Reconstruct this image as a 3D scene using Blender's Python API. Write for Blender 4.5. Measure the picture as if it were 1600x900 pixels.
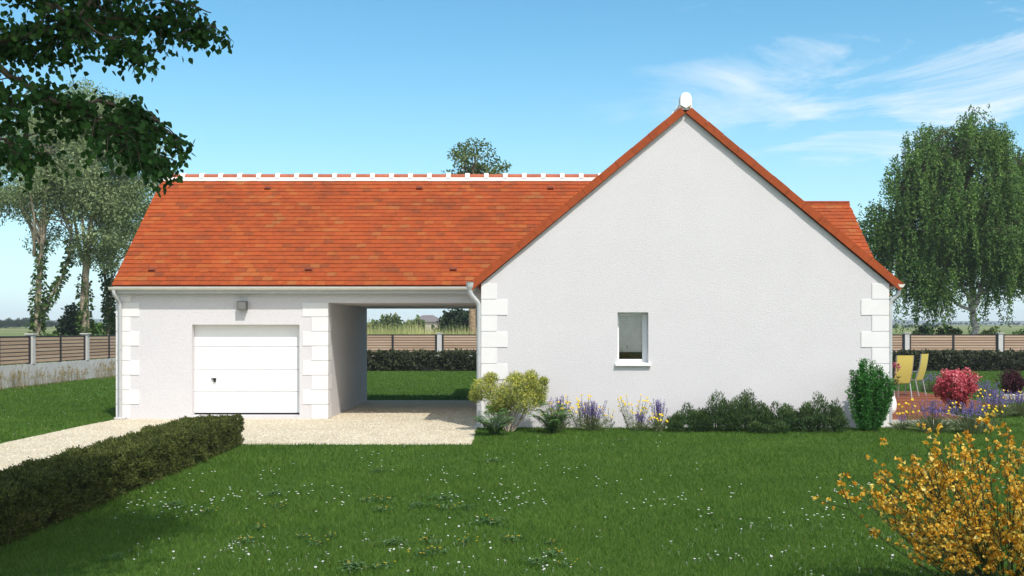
import bpy, math, random
import numpy as np
from mathutils import Vector, noise

# ------------------------------------------------------------------ scene, camera, light
for o in list(bpy.data.objects):
    bpy.data.objects.remove(o)
scene = bpy.context.scene
COL = scene.collection
R = math.radians
F = 1650.0            # focal length in pixels of the 1600 px photograph
HOR = 517.0           # row of the horizon
CH = 1.97             # eye height

cd = bpy.data.cameras.new('camera')
cam = bpy.data.objects.new('camera', cd)
COL.objects.link(cam)
cam.location = (0, 0, CH)
cam.rotation_euler = (R(90), 0, 0)
cd.sensor_width = 36
cd.lens = F / 1600 * 36
cd.shift_y = (HOR - 450) / 1600
cd.clip_start = 0.05
cd.clip_end = 9000
scene.camera = cam
scene.cycles.max_bounces = 14
scene.cycles.diffuse_bounces = 8
scene.cycles.transparent_max_bounces = 16

SUNV = Vector((0.5, -1.0, 1.4)).normalized()
SUN_EL = math.asin(SUNV.z)
SUN_ROT = math.atan2(SUNV.x, SUNV.y)

w = bpy.data.worlds.new('World')
scene.world = w
w.use_nodes = True
nt = w.node_tree
N = nt.nodes
N.clear()
out = N.new('ShaderNodeOutputWorld')
bg = N.new('ShaderNodeBackground')
bg.inputs['Strength'].default_value = 0.126
sky = N.new('ShaderNodeTexSky')
sky.sky_type = 'NISHITA'
sky.sun_disc = False
sky.sun_elevation = SUN_EL
sky.sun_rotation = SUN_ROT
sky.altitude = 0
sky.air_density = 1.0
sky.dust_density = 0.35
sky.ozone_density = 1.0
tc = N.new('ShaderNodeTexCoord')
sep = N.new('ShaderNodeSeparateXYZ')
nt.links.new(tc.outputs['Generated'], sep.inputs[0])
def wm(op, a, b=None, clamp=False):
    n = N.new('ShaderNodeMath'); n.operation = op; n.use_clamp = clamp
    for i, v in enumerate((a, b)):
        if v is None: continue
        if isinstance(v, (int, float)): n.inputs[i].default_value = v
        else: nt.links.new(v, n.inputs[i])
    return n.outputs[0]
zc = wm('ADD', wm('MAXIMUM', sep.outputs['Z'], 0.0), 0.10)
comb = N.new('ShaderNodeCombineXYZ')
nt.links.new(wm('ADD', wm('DIVIDE', sep.outputs['X'], zc), 6.9), comb.inputs[0])
nt.links.new(wm('MULTIPLY', wm('DIVIDE', sep.outputs['Y'], zc), 0.85), comb.inputs[1])
def wnoise(scale, detail, rough, dist=0.0):
    n = N.new('ShaderNodeTexNoise')
    n.inputs['Scale'].default_value = scale; n.inputs['Detail'].default_value = detail
    n.inputs['Roughness'].default_value = rough; n.inputs['Distortion'].default_value = dist
    nt.links.new(comb.outputs[0], n.inputs['Vector'])
    return n.outputs['Fac']
n1 = wnoise(1.15, 10, 0.66, 0.9)
n2 = wnoise(0.33, 3, 0.5)
# clouds gather towards the right-hand half of the view, a thin veil everywhere low down
side = wm('MULTIPLY', wm('ADD', sep.outputs['X'], -0.02), 2.4, True)
dens = wm('ADD', wm('MULTIPLY', wm('ADD', n1, -0.52), 6.0), wm('MULTIPLY', wm('ADD', n2, -0.47), 3.0))
cl = wm('MULTIPLY', wm('MULTIPLY', dens, side, False), 1.25, True)
veil = wm('POWER', wm('SUBTRACT', 1.0, wm('MULTIPLY', wm('MAXIMUM', sep.outputs['Z'], 0.0), 3.1, True)), 2.2)
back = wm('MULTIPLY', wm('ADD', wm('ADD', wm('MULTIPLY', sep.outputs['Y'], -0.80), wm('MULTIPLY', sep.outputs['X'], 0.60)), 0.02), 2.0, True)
fill_bank = wm('MULTIPLY', back, wm('ADD', wm('MULTIPLY', wm('ADD', n1, -0.42), 4.0), 0.45, True))  # cloud bank out of view behind the camera, added as fill light
fac = wm('MAXIMUM', wm('MAXIMUM', wm('MULTIPLY', cl, 0.85), wm('MULTIPLY', veil, 0.80)), wm('MULTIPLY', fill_bank, 0.9))
tint = N.new('ShaderNodeMixRGB'); tint.blend_type = 'MULTIPLY'; tint.inputs[0].default_value = 1
nt.links.new(sky.outputs[0], tint.inputs[1]); tint.inputs[2].default_value = (0.58, 1.08, 1.14, 1)
mix = N.new('ShaderNodeMixRGB')
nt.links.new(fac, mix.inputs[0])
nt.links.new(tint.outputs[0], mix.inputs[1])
ccol = N.new('ShaderNodeMixRGB')       # unseen clouds on the sun side, made far brighter to add fill light
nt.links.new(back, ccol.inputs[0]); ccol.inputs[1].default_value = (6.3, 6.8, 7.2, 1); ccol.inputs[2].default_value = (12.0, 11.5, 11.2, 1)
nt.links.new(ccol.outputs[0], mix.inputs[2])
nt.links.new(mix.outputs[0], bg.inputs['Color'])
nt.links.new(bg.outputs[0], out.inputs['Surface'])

sl = bpy.data.lights.new('sun', 'SUN')
sl.energy = 3.5
sl.angle = R(0.5)
sl.color = (1.0, 0.955, 0.88)
so = bpy.data.objects.new('sun', sl)
COL.objects.link(so)
so.rotation_euler = SUNV.to_track_quat('Z', 'Y').to_euler()
so.location = (20, -30, 40)

scene.view_settings.view_transform = 'Standard'
scene.view_settings.look = 'None'
scene.view_settings.exposure = 0.31
scene.view_settings.gamma = 1.0
scene.view_settings.use_curve_mapping = False

# ------------------------------------------------------------------ helpers
rng = np.random.default_rng(7)
random.seed(7)

def at(px, py, Y):
    return ((px - 800) * Y / F, Y, CH - (py - HOR) * Y / F)
def gx(px, Y): return (px - 800) * Y / F
def gy(py, z=0.0): return (CH - z) * F / (py - HOR)
def on_ground(px, py, z=0.0):
    Y = gy(py, z)
    return (gx(px, Y), Y, z)

class MB:
    """collects faces of one mesh; rnd is a per-face number for colour variation"""
    def __init__(self):
        self.v = []; self.nv = 0; self.fi = []; self.ft = []; self.rn = []
    def add(self, V, faces, rnd=0.5):
        V = np.asarray(V, dtype=np.float64).reshape(-1, 3)
        for f in faces:
            self.fi.append(np.asarray(f, dtype=np.int64) + self.nv)
            self.ft.append(np.array([len(f)]))
        self.rn.append(np.full(len(faces), rnd))
        self.v.append(V); self.nv += len(V)
    def arr(self, V, Fq, rnd):
        """V (n,3), Fq (m,k) index array, rnd (m,)"""
        self.v.append(V); k = Fq.shape[1]
        self.fi.append((Fq + self.nv).ravel()); self.ft.append(np.full(len(Fq), k))
        self.rn.append(np.asarray(rnd, dtype=np.float64)); self.nv += len(V)
    def box(self, x0, x1, y0, y1, z0, z1, rnd=0.5):
        V = [(x, y, z) for z in (z0, z1) for y in (y0, y1) for x in (x0, x1)]
        self.add(V, [(0,2,3,1),(4,5,7,6),(0,1,5,4),(2,6,7,3),(0,4,6,2),(1,3,7,5)], rnd)
    def obox(self, o, u, v, n, lu, lv, ln, rnd=0.5):
        """box from corner o along u, v, n"""
        o = np.array(o, float); u = np.array(u, float)*lu; v = np.array(v, float)*lv; n = np.array(n, float)*ln
        V = [o+a*u+b*v+c*n for c in (0,1) for b in (0,1) for a in (0,1)]
        self.add(V, [(0,2,3,1),(4,5,7,6),(0,1,5,4),(2,6,7,3),(0,4,6,2),(1,3,7,5)], rnd)
    def poly(self, pts, rnd=0.5):
        self.add(pts, [tuple(range(len(pts)))], rnd)
    def tube(self, pts, rad, n=8, rnd=0.5, caps=True):
        P = np.array(pts, float); m = len(P)
        rad = np.broadcast_to(np.asarray(rad, float), (m,))
        T = np.gradient(P, axis=0); T /= np.linalg.norm(T, axis=1)[:, None] + 1e-9
        ref = np.array([0, 0, 1.0]) if abs(T[0, 2]) < 0.9 else np.array([1.0, 0, 0])
        A = np.cross(T, ref); A /= np.linalg.norm(A, axis=1)[:, None] + 1e-9
        for i in range(1, m):
            if np.dot(A[i], A[i-1]) < 0: A[i] = -A[i]
        B = np.cross(T, A)
        ang = np.linspace(0, 2*np.pi, n, endpoint=False)
        ring = (np.cos(ang)[None, :, None]*A[:, None, :] + np.sin(ang)[None, :, None]*B[:, None, :])*rad[:, None, None] + P[:, None, :]
        V = ring.reshape(-1, 3)
        i = np.arange(m-1)[:, None]*n; j = np.arange(n)[None, :]; j2 = (j+1) % n
        Fq = np.stack([i+j, i+j2, i+n+j2, i+n+j], axis=-1).reshape(-1, 4)
        self.arr(V, Fq, np.full(len(Fq), rnd))
        if caps:
            self.add(ring[0], [tuple(range(n))[::-1]], rnd); self.add(ring[-1], [tuple(range(n))], rnd)
    def leaves(self, P, D, Nn, L, W, rnd, cup=0.15):
        """two folded quads per leaf"""
        n = len(P)
        D = D/(np.linalg.norm(D, axis=1)[:, None]+1e-9)
        S = np.cross(D, Nn); S /= np.linalg.norm(S, axis=1)[:, None]+1e-9
        U = np.cross(S, D)
        L = np.broadcast_to(np.asarray(L, float), (n,))[:, None]; W = np.broadcast_to(np.asarray(W, float), (n,))[:, None]
        c = cup*W*U
        V = np.stack([P, P+.28*L*D+.5*W*S+c, P+.66*L*D+.36*W*S+.6*c, P+L*D, P+.66*L*D-.36*W*S+.6*c, P+.28*L*D-.5*W*S+c], axis=1).reshape(-1, 3)
        b = np.arange(n)[:, None]*6
        Fq = np.concatenate([b+np.array([[0,1,2,3]]), b+np.array([[0,3,4,5]])], axis=1).reshape(-1, 4)
        self.arr(V, Fq, np.repeat(rnd, 2))
    def blades(self, P, D, W, rnd):
        """one pointed triangle per blade; D carries the length"""
        n = len(P)
        S = np.stack([-D[:, 1], D[:, 0], np.zeros(n)], axis=1)
        a = rng.uniform(0, 2*np.pi, n)
        S = np.stack([np.cos(a), np.sin(a), np.zeros(n)], axis=1)
        W = np.broadcast_to(np.asarray(W, float), (n,))[:, None]
        V = np.stack([P-S*W*.5, P+S*W*.5, P+D], axis=1).reshape(-1, 3)
        Fq = np.arange(3*n).reshape(-1, 3)
        self.arr(V, Fq, rnd)
    def ball(self, c, r, seg=10, rings=7, rnd=0.5):
        V = []; Fs = []
        for i in range(rings+1):
            th = math.pi*i/rings
            for j in range(seg):
                a = 2*math.pi*j/seg
                V.append((c[0]+r[0]*math.sin(th)*math.cos(a), c[1]+r[1]*math.sin(th)*math.sin(a), c[2]+r[2]*math.cos(th)))
        for i in range(rings):
            for j in range(seg):
                Fs.append((i*seg+j, (i+1)*seg+j, (i+1)*seg+(j+1) % seg, i*seg+(j+1) % seg))
        self.add(V, Fs, rnd)
    def build(self, name, mat, parent=None, smooth=False, bevel=0.0):
        me = bpy.data.meshes.new(name)
        V = np.concatenate(self.v) if self.v else np.zeros((0, 3))
        if parent is not None and parent.type == 'EMPTY':
            V = V - np.array(parent['org'])
        fi = np.concatenate(self.fi); ft = np.concatenate(self.ft)
        me.vertices.add(len(V)); me.vertices.foreach_set('co', V.astype(np.float32).ravel())
        me.loops.add(len(fi)); me.loops.foreach_set('vertex_index', fi.astype(np.int32))
        me.polygons.add(len(ft))
        st = np.zeros(len(ft), dtype=np.int32); st[1:] = np.cumsum(ft)[:-1]
        me.polygons.foreach_set('loop_start', st)
        me.update(calc_edges=True)
        at_ = me.attributes.new('rnd', 'FLOAT', 'FACE')
        at_.data.foreach_set('value', np.concatenate(self.rn).astype(np.float32))
        me.polygons.foreach_set('use_smooth', np.full(len(ft), bool(smooth)))
        me.materials.append(mat)
        o = bpy.data.objects.new(name, me)
        COL.objects.link(o)
        if parent is not None:
            o.parent = parent
            if parent.type != 'EMPTY':
                pass
        if bevel:
            b = o.modifiers.new('bevel', 'BEVEL'); b.width = bevel; b.segments = 2; b.limit_method = 'ANGLE'
        return o

def tag(o, label=None, cat=None, group=None, kind=None):
    if label: o['label'] = label
    if cat: o['category'] = cat
    if group: o['group'] = group
    if kind: o['kind'] = kind
    return o
def thing(name, label, cat, loc=(0, 0, 0), group=None):
    o = bpy.data.objects.new(name, None)
    o.empty_display_size = 0.2
    COL.objects.link(o)
    o.location = loc
    o['org'] = [float(c) for c in loc]
    return tag(o, label, cat, group)
def sub(mb, name, mat, parent, **k):
    """child of a mesh part: the part's own coordinates are those of the thing"""
    root = parent
    while root.parent: root = root.parent
    off = np.array(root['org']) if root.type == 'EMPTY' else np.zeros(3)
    mb.v = [v - off for v in mb.v]
    return mb.build(name, mat, parent, **k)
def dup(root, loc, label=None, rotz=0.0, scale=1.0):
    r = root.copy(); COL.objects.link(r); r.location = loc; r.rotation_euler = (0, 0, rotz); r.scale = (scale,)*3
    if label: r['label'] = label
    for ch in list(root.children):
        c = ch.copy(); COL.objects.link(c); c.parent = r
        for g in list(ch.children):
            d = g.copy(); COL.objects.link(d); d.parent = c
    return r

# ------------------------------------------------------------------ materials
def newmat(name):
    m = bpy.data.materials.new(name); m.use_nodes = True
    t = m.node_tree; b = t.nodes['Principled BSDF']
    return m, t, b
def rgba(c): return (c[0], c[1], c[2], 1)
def setv(b, **k):
    for kk, v in k.items(): b.inputs[kk].default_value = v
def ramp(t, fac, stops):
    r = t.nodes.new('ShaderNodeValToRGB')
    e = r.color_ramp.elements
    while len(e) < len(stops): e.new(0.5)
    for el, (p, c) in zip(e, stops): el.position = p; el.color = rgba(c)
    t.links.new(fac, r.inputs[0]); return r.outputs[0]
def texnoise(t, scale, detail=4, rough=0.55, vec=None, stretch=None):
    n = t.nodes.new('ShaderNodeTexNoise')
    n.inputs['Scale'].default_value = scale; n.inputs['Detail'].default_value = detail; n.inputs['Roughness'].default_value = rough
    c = t.nodes.new('ShaderNodeTexCoord')
    src = c.outputs['Object']
    if stretch:
        mp = t.nodes.new('ShaderNodeMapping'); mp.inputs['Scale'].default_value = stretch
        t.links.new(src, mp.inputs[0]); src = mp.outputs[0]
    t.links.new(src, n.inputs['Vector'])
    return n.outputs['Fac']
def mixc(t, fac, a, b, mode='MIX'):
    m = t.nodes.new('ShaderNodeMixRGB'); m.blend_type = mode
    for i, v in enumerate((fac, a, b)):
        if isinstance(v, (int, float)): m.inputs[i].default_value = v
        elif isinstance(v, tuple): m.inputs[i].default_value = rgba(v)
        else: t.links.new(v, m.inputs[i])
    return m.outputs[0]
def bump(t, b, h, dist, strength=1.0):
    n = t.nodes.new('ShaderNodeBump'); n.inputs['Distance'].default_value = dist; n.inputs['Strength'].default_value = strength
    t.links.new(h, n.inputs['Height']); t.links.new(n.outputs[0], b.inputs['Normal'])
def attr(t):
    a = t.nodes.new('ShaderNodeAttribute'); a.attribute_name = 'rnd'; return a.outputs['Fac']

def plain(name, c, rough=0.6, metal=0.0, var=0.08, scale=6.0, bmp=0.0, bscale=60.0, spec=0.3):
    m, t, b = newmat(name)
    n = texnoise(t, scale)
    lo = tuple(x*(1-var) for x in c); hi = tuple(min(1, x*(1+var)) for x in c)
    t.links.new(ramp(t, n, [(0.3, lo), (0.7, hi)]), b.inputs['Base Color'])
    setv(b, Roughness=rough, Metallic=metal); b.inputs['Specular IOR Level'].default_value = spec
    if bmp: bump(t, b, texnoise(t, bscale, 3), bmp)
    return m
def leafmat(name, stops, trans=0.3, rough=0.6, spec=0.12, tint=(1.0, 1.25, 0.5)):
    m, t, b = newmat(name)
    a = attr(t)
    c = ramp(t, a, stops)
    t.links.new(c, b.inputs['Base Color']); setv(b, Roughness=rough); b.inputs['Specular IOR Level'].default_value = spec
    tr = t.nodes.new('ShaderNodeBsdfTranslucent')
    t.links.new(mixc(t, 1.0, c, tint, 'MULTIPLY'), tr.inputs['Color'])
    mx = t.nodes.new('ShaderNodeMixShader'); mx.inputs[0].default_value = trans
    t.links.new(b.outputs[0], mx.inputs[1]); t.links.new(tr.outputs[0], mx.inputs[2])
    t.links.new(mx.outputs[0], t.nodes['Material Output'].inputs['Surface'])
    return m

# render: stuccoed wall, faint mottling and a fine grain
m, t, b = newmat('white_render')
big = texnoise(t, 1.3, 4); fine = texnoise(t, 22, 4, 0.7)
t.links.new(mixc(t, 0.5, ramp(t, big, [(0.25, (0.562, 0.540, 0.556)), (0.75, (0.612, 0.590, 0.604))]),
            ramp(t, fine, [(0.3, (0.552, 0.530, 0.546)), (0.7, (0.627, 0.604, 0.617))])), b.inputs['Base Color'])
setv(b, Roughness=0.9); b.inputs['Specular IOR Level'].default_value = 0.15
bump(t, b, texnoise(t, 38, 4, 0.65), 0.010, 0.8)
M_WALL = m
M_STONE = plain('dressed_stone', (0.69, 0.672, 0.668), 0.8, var=0.03, scale=3, bmp=0.002, bscale=70)
M_MORTAR = plain('white_mortar', (0.80, 0.79, 0.77), 0.9, var=0.04, bmp=0.004, bscale=40)
M_DOORP = plain('white_lacquer', (0.80, 0.80, 0.80), 0.45, var=0.01)
M_ZINC = plain('zinc_grey', (0.46, 0.47, 0.48), 0.42, 0.25, var=0.06)
M_GUT = plain('sand_gutter', (0.60, 0.58, 0.52), 0.5, 0.0, var=0.05)
M_BLACK = plain('black_plastic', (0.012, 0.012, 0.013), 0.4)
M_LAMP = plain('grey_metal', (0.12, 0.12, 0.115), 0.45, 0.4)
M_PVC = plain('white_pvc', (0.78, 0.78, 0.79), 0.35, var=0.01)
M_BLIND = plain('grey_blind', (0.70, 0.71, 0.69), 0.7)
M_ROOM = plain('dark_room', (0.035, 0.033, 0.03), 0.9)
M_ANTH = plain('anthracite_steel', (0.018, 0.021, 0.027), 0.45)
M_CONC = plain('pale_concrete', (0.48, 0.47, 0.46), 0.9, var=0.08, bmp=0.003)
M_CHALK = plain('fence_render', (0.46, 0.455, 0.45), 0.92, var=0.1, scale=2.5, bmp=0.006, bscale=30)
M_FIELDH = plain('far_render', (0.42, 0.36, 0.34), 0.9)
M_SLATE = plain('far_slate', (0.17, 0.15, 0.15), 0.8)
M_CUSH = plain('mustard_mesh', (0.47, 0.39, 0.095), 0.75, var=0.1, scale=30, bmp=0.001, bscale=300)
M_ALU = plain('brushed_alu', (0.40, 0.40, 0.41), 0.35, 0.7)
M_POT = plain('white_pot', (0.78, 0.76, 0.73), 0.5)
M_KERB = plain('kerb_stone', (0.45, 0.43, 0.38), 0.9, var=0.12, bmp=0.004, bscale=25)

# roof tile
m, t, b = newmat('clay_tile')
a = attr(t)
c = ramp(t, a, [(0.0, (0.24, 0.058, 0.019)), (0.15, (0.28, 0.060, 0.018)), (0.35, (0.32, 0.063, 0.017)), (0.60, (0.35, 0.066, 0.016)), (0.80, (0.355, 0.076, 0.019)), (0.95, (0.355, 0.095, 0.024)), (1.0, (0.33, 0.10, 0.03))])
st = texnoise(t, 7.0, 5, 0.65)
c = mixc(t, 0.55, c, ramp(t, st, [(0.3, (0.50, 0.56, 0.58)), (0.5, (.92, .93, .95)), (0.75, (1.03, 1.04, 1.0))]), 'MULTIPLY')
bigw = texnoise(t, 0.6, 4, 0.6)
c = mixc(t, 0.5, c, ramp(t, bigw, [(0.35, (0.75, 0.78, 0.78)), (0.62, (1.05, 1.04, 1.0))]), 'MULTIPLY')
t.links.new(c, b.inputs['Base Color']); setv(b, Roughness=0.75); b.inputs['Specular IOR Level'].default_value = 0.2
bump(t, b, texnoise(t, 55, 3), 0.003)
M_TILE = m
M_TILED = plain('dark_clay', (0.17, 0.04, 0.018), 0.8)
M_RIDGE = plain('ridge_clay', (0.36, 0.10, 0.05), 0.75, var=0.2, scale=5)

# timber slats (grain runs along the slat), colour differs slat by slat
def timber(name, stops, rough=0.7, stretch=(2, 2, 40), gs=1.0):
    m, t, b = newmat(name)
    c = ramp(t, attr(t), stops)
    g = texnoise(t, gs, 5, 0.65, stretch=stretch)
    c = mixc(t, 0.6, c, ramp(t, g, [(0.3, (0.72, 0.68, 0.62)), (0.65, (1.12, 1.1, 1.06))]), 'MULTIPLY')
    t.links.new(c, b.inputs['Base Color']); setv(b, Roughness=rough); b.inputs['Specular IOR Level'].default_value = 0.25
    return m
M_SLAT = timber('larch_slats', [(0, (0.37, 0.255, 0.18)), (1, (0.47, 0.345, 0.255))], stretch=(1.5, 1.5, 30))
M_DECK = timber('red_deck', [(0, (0.11, 0.030, 0.012)), (0.5, (0.20, 0.055, 0.018)), (1, (0.28, 0.088, 0.028))], stretch=(30, 1.5, 4))
M_BARK = plain('grey_bark', (0.30, 0.25, 0.19), 0.9, var=0.35, scale=5, bmp=0.02, bscale=14)
M_PINEBARK = plain('tan_bark', (0.27, 0.19, 0.12), 0.9, var=0.35, scale=6, bmp=0.03, bscale=12)
M_TWIG = plain('brown_twig', (0.10, 0.075, 0.055), 0.9, var=0.3, bmp=0.004, bscale=40)
M_STEMG = plain('green_stem', (0.045, 0.06, 0.02), 0.8, var=0.2)
m, t, b = newmat('birch_bark')
g = texnoise(t, 1.2, 5, 0.7, stretch=(3, 3, 9))
t.links.new(ramp(t, g, [(0.40, (0.06, 0.05, 0.045)), (0.50, (0.36, 0.34, 0.32)), (0.7, (0.55, 0.53, 0.50))]), b.inputs['Base Color'])
setv(b, Roughness=0.85)
M_BIRCH = m

M_L_NEAR = leafmat('poplar_leaf', [(0, (0.0199, 0.056, 0.0134)), (0.6, (0.0373, 0.097, 0.0224)), (1, (0.0747, 0.155, 0.0336))], 0.2, 0.55, 0.1)
M_L_EUC = leafmat('grey_leaf', [(0, (0.087, 0.134, 0.0554)), (0.5, (0.183, 0.245, 0.111)), (1, (0.332, 0.395, 0.213))], 0.25, 0.6, tint=(1, 1.1, .7))
M_L_BIRCH = leafmat('birch_leaf', [(0, (0.0535, 0.107, 0.0297)), (0.5, (0.096, 0.175, 0.0445)), (1, (0.181, 0.278, 0.0679))], 0.25, 0.55, 0.12)
M_L_MID = leafmat('mid_leaf', [(0, (0.0469, 0.0781, 0.0267)), (0.5, (0.0938, 0.14, 0.0427)), (1, (0.188, 0.204, 0.0669))], 0.25)
M_L_DARK = leafmat('dark_leaf', [(0, (0.0115, 0.0253, 0.0113)), (0.6, (0.023, 0.0437, 0.0177)), (1, (0.0403, 0.0633, 0.0225))], 0.12)
M_L_BRIGHT = leafmat('bright_leaf', [(0, (0.04, 0.085, 0.02)), (0.5, (0.075, 0.15, 0.035)), (1, (0.12, 0.20, 0.05))], 0.3)
M_L_IVY = leafmat('ivy_leaf', [(0, (0.022, 0.0495, 0.0123)), (0.6, (0.0495, 0.0935, 0.022)), (1, (0.0935, 0.143, 0.0352))], 0.2)
M_HEDGE = leafmat('yew_hedge', [(0, (0.024, 0.036, 0.0108)), (0.5, (0.0624, 0.0816, 0.0216)), (0.85, (0.126, 0.142, 0.0336)), (1, (0.168, 0.174, 0.054))], 0.15, 0.6, tint=(1, 1.1, .5))
M_HEDGEB = leafmat('dull_hedge', [(0, (0.0216, 0.0288, 0.0143)), (0.5, (0.0504, 0.0624, 0.0306)), (1, (0.102, 0.114, 0.0612))], 0.12, 0.6, tint=(1, 1.05, .7))
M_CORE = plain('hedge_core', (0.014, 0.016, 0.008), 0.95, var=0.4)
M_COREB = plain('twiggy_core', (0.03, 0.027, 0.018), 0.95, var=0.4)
M_GOLDL = leafmat('golden_leaf', [(0, (0.117, 0.169, 0.052)), (0.4, (0.26, 0.312, 0.091)), (0.75, (0.494, 0.481, 0.104)), (1, (0.754, 0.65, 0.104))], 0.3, tint=(1, 1, .4))
M_FERN = leafmat('fern_leaf', [(0, (0.075, 0.155, 0.050)), (0.6, (0.135, 0.245, 0.085)), (1, (0.20, 0.33, 0.13))], 0.35)
M_CONIF = leafmat('dwarf_conifer', [(0, (0.0221, 0.0474, 0.0188)), (0.55, (0.0474, 0.0886, 0.031)), (1, (0.0948, 0.142, 0.0443))], 0.12)
M_UPR = leafmat('upright_leaf', [(0, (0.0256, 0.104, 0.0204)), (0.55, (0.0523, 0.192, 0.0373)), (1, (0.0994, 0.28, 0.0558))], 0.25)
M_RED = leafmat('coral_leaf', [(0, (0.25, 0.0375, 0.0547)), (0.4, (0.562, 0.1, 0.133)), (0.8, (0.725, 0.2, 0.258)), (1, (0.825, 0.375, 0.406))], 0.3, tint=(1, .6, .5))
M_MAROON = leafmat('maroon_leaf', [(0, (0.025, 0.010, 0.016)), (0.6, (0.06, 0.018, 0.03)), (1, (0.12, 0.035, 0.05))], 0.2, tint=(1, .5, .6))
M_LAVL = leafmat('lavender_leaf', [(0, (0.084, 0.119, 0.0504)), (0.6, (0.168, 0.21, 0.101)), (1, (0.308, 0.336, 0.176))], 0.25, tint=(1, 1.05, .7))
M_LAVF = leafmat('lavender_flower', [(0, (0.138, 0.0978, 0.276)), (0.6, (0.253, 0.184, 0.483)), (1, (0.391, 0.322, 0.667))], 0.25, tint=(1, .9, 1.1))
M_YEL = leafmat('yellow_petal', [(0, (0.55, 0.36, 0.02)), (0.6, (0.75, 0.55, 0.03)), (1, (0.85, 0.68, 0.06))], 0.25, tint=(1, 1, .5))
M_BROOM = leafmat('broom_blossom', [(0, (0.40, 0.18, 0.016)), (0.3, (0.64, 0.33, 0.03)), (0.65, (0.82, 0.56, 0.10)), (0.9, (0.86, 0.68, 0.20)), (1, (0.87, 0.77, 0.38))], 0.38, tint=(1, .97, .5))
M_PINK = leafmat('pink_petal', [(0, (0.35, 0.08, 0.13)), (1, (0.6, 0.22, 0.28))], 0.25, tint=(1, .7, .8))
M_WHITEP = leafmat('white_petal', [(0, (0.72, 0.72, 0.68)), (1, (0.82, 0.82, 0.8))], 0.25, tint=(1, 1, 1))
M_CLOVER = leafmat('clover_leaf', [(0, (0.0443, 0.105, 0.0266)), (0.7, (0.072, 0.144, 0.0443)), (1, (0.155, 0.221, 0.0976))], 0.25)
M_DRY = leafmat('dry_grass', [(0, (0.15, 0.12, 0.06)), (0.5, (0.28, 0.23, 0.13)), (1, (0.40, 0.34, 0.22))], 0.25, tint=(1, 1, .8))
M_REED = leafmat('tall_reed', [(0, (0.195, 0.244, 0.0813)), (0.5, (0.423, 0.455, 0.179)), (1, (0.683, 0.617, 0.325))], 0.3, tint=(1, 1, .6))

# lawn: blades and soil sheet
m, t, b = newmat('grass_blade')
a = attr(t)
c = ramp(t, a, [(0, (0.040, 0.086, 0.013)), (0.5, (0.076, 0.156, 0.022)), (0.9, (0.115, 0.20, 0.034)), (1, (0.17, 0.17, 0.07))])
c = mixc(t, 0.7, c, ramp(t, texnoise(t, 0.7, 5, 0.6), [(0.3, (0.72, 0.80, 0.75)), (0.7, (1.22, 1.12, 1.1))]), 'MULTIPLY')
t.links.new(c, b.inputs['Base Color']); setv(b, Roughness=0.6); b.inputs['Specular IOR Level'].default_value = 0.15
tr = t.nodes.new('ShaderNodeBsdfTranslucent'); t.links.new(mixc(t, 1.0, c, (1, 1.2, .5), 'MULTIPLY'), tr.inputs[0])
mx = t.nodes.new('ShaderNodeMixShader'); mx.inputs[0].default_value = 0.25
t.links.new(b.outputs[0], mx.inputs[1]); t.links.new(tr.outputs[0], mx.inputs[2])
t.links.new(mx.outputs[0], t.nodes['Material Output'].inputs['Surface'])
M_BLADE = m
m, t, b = newmat('lawn_soil')
c = ramp(t, texnoise(t, 38, 5, 0.7), [(0.3, (0.040, 0.084, 0.013)), (0.55, (0.072, 0.146, 0.021)), (0.8, (0.105, 0.185, 0.031))])
c = mixc(t, 0.6, c, ramp(t, texnoise(t, 0.7, 5, 0.6), [(0.3, (0.75, 0.80, 0.78)), (0.7, (1.2, 1.1, 1.1))]), 'MULTIPLY')
t.links.new(c, b.inputs['Base Color']); setv(b, Roughness=0.9); b.inputs['Specular IOR Level'].default_value = 0.1
bump(t, b, texnoise(t, 60, 3), 0.03)
M_LAWN = m
m, t, b = newmat('field')
c = ramp(t, texnoise(t, 0.012, 4, 0.5, stretch=(1, 3, 1)), [(0.35, (0.11, 0.15, 0.05)), (0.5, (0.17, 0.20, 0.075)), (0.65, (0.24, 0.23, 0.10))])
c = mixc(t, 0.5, c, ramp(t, texnoise(t, 1.5, 5, 0.7), [(0.3, (0.7, 0.75, 0.7)), (0.7, (1.2, 1.2, 1.1))]), 'MULTIPLY')
t.links.new(c, b.inputs['Base Color']); setv(b, Roughness=0.95); b.inputs['Specular IOR Level'].default_value = 0.05
M_FIELD = m
m, t, b = newmat('forest_floor')
c = ramp(t, texnoise(t, 0.02, 5, 0.7), [(0.3, (0.025, 0.04, 0.02)), (0.7, (0.05, 0.07, 0.03))])
t.links.new(c, b.inputs['Base Color']); setv(b, Roughness=0.95)
M_HILL = m
# gravel
m, t, b = newmat('gravel')
vo = t.nodes.new('ShaderNodeTexVoronoi'); vo.inputs['Scale'].default_value = 55
co = t.nodes.new('ShaderNodeTexCoord'); t.links.new(co.outputs['Object'], vo.inputs['Vector'])
sp = t.nodes.new('ShaderNodeSeparateColor'); t.links.new(vo.outputs['Color'], sp.inputs[0])
c = ramp(t, sp.outputs[0], [(0, (0.34, 0.265, 0.16)), (0.2, (0.50, 0.42, 0.285)), (0.6, (0.62, 0.54, 0.40)), (1, (0.72, 0.67, 0.56))])
c = mixc(t, 0.6, c, ramp(t, texnoise(t, 1.1, 5, 0.6), [(0.3, (0.82, 0.80, 0.76)), (0.7, (1.1, 1.1, 1.1))]), 'MULTIPLY')
t.links.new(c, b.inputs['Base Color']); setv(b, Roughness=0.9); b.inputs['Specular IOR Level'].default_value = 0.2
bump(t, b, vo.outputs['Distance'], 0.012, 1.0)
M_GRAVEL = m
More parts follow.
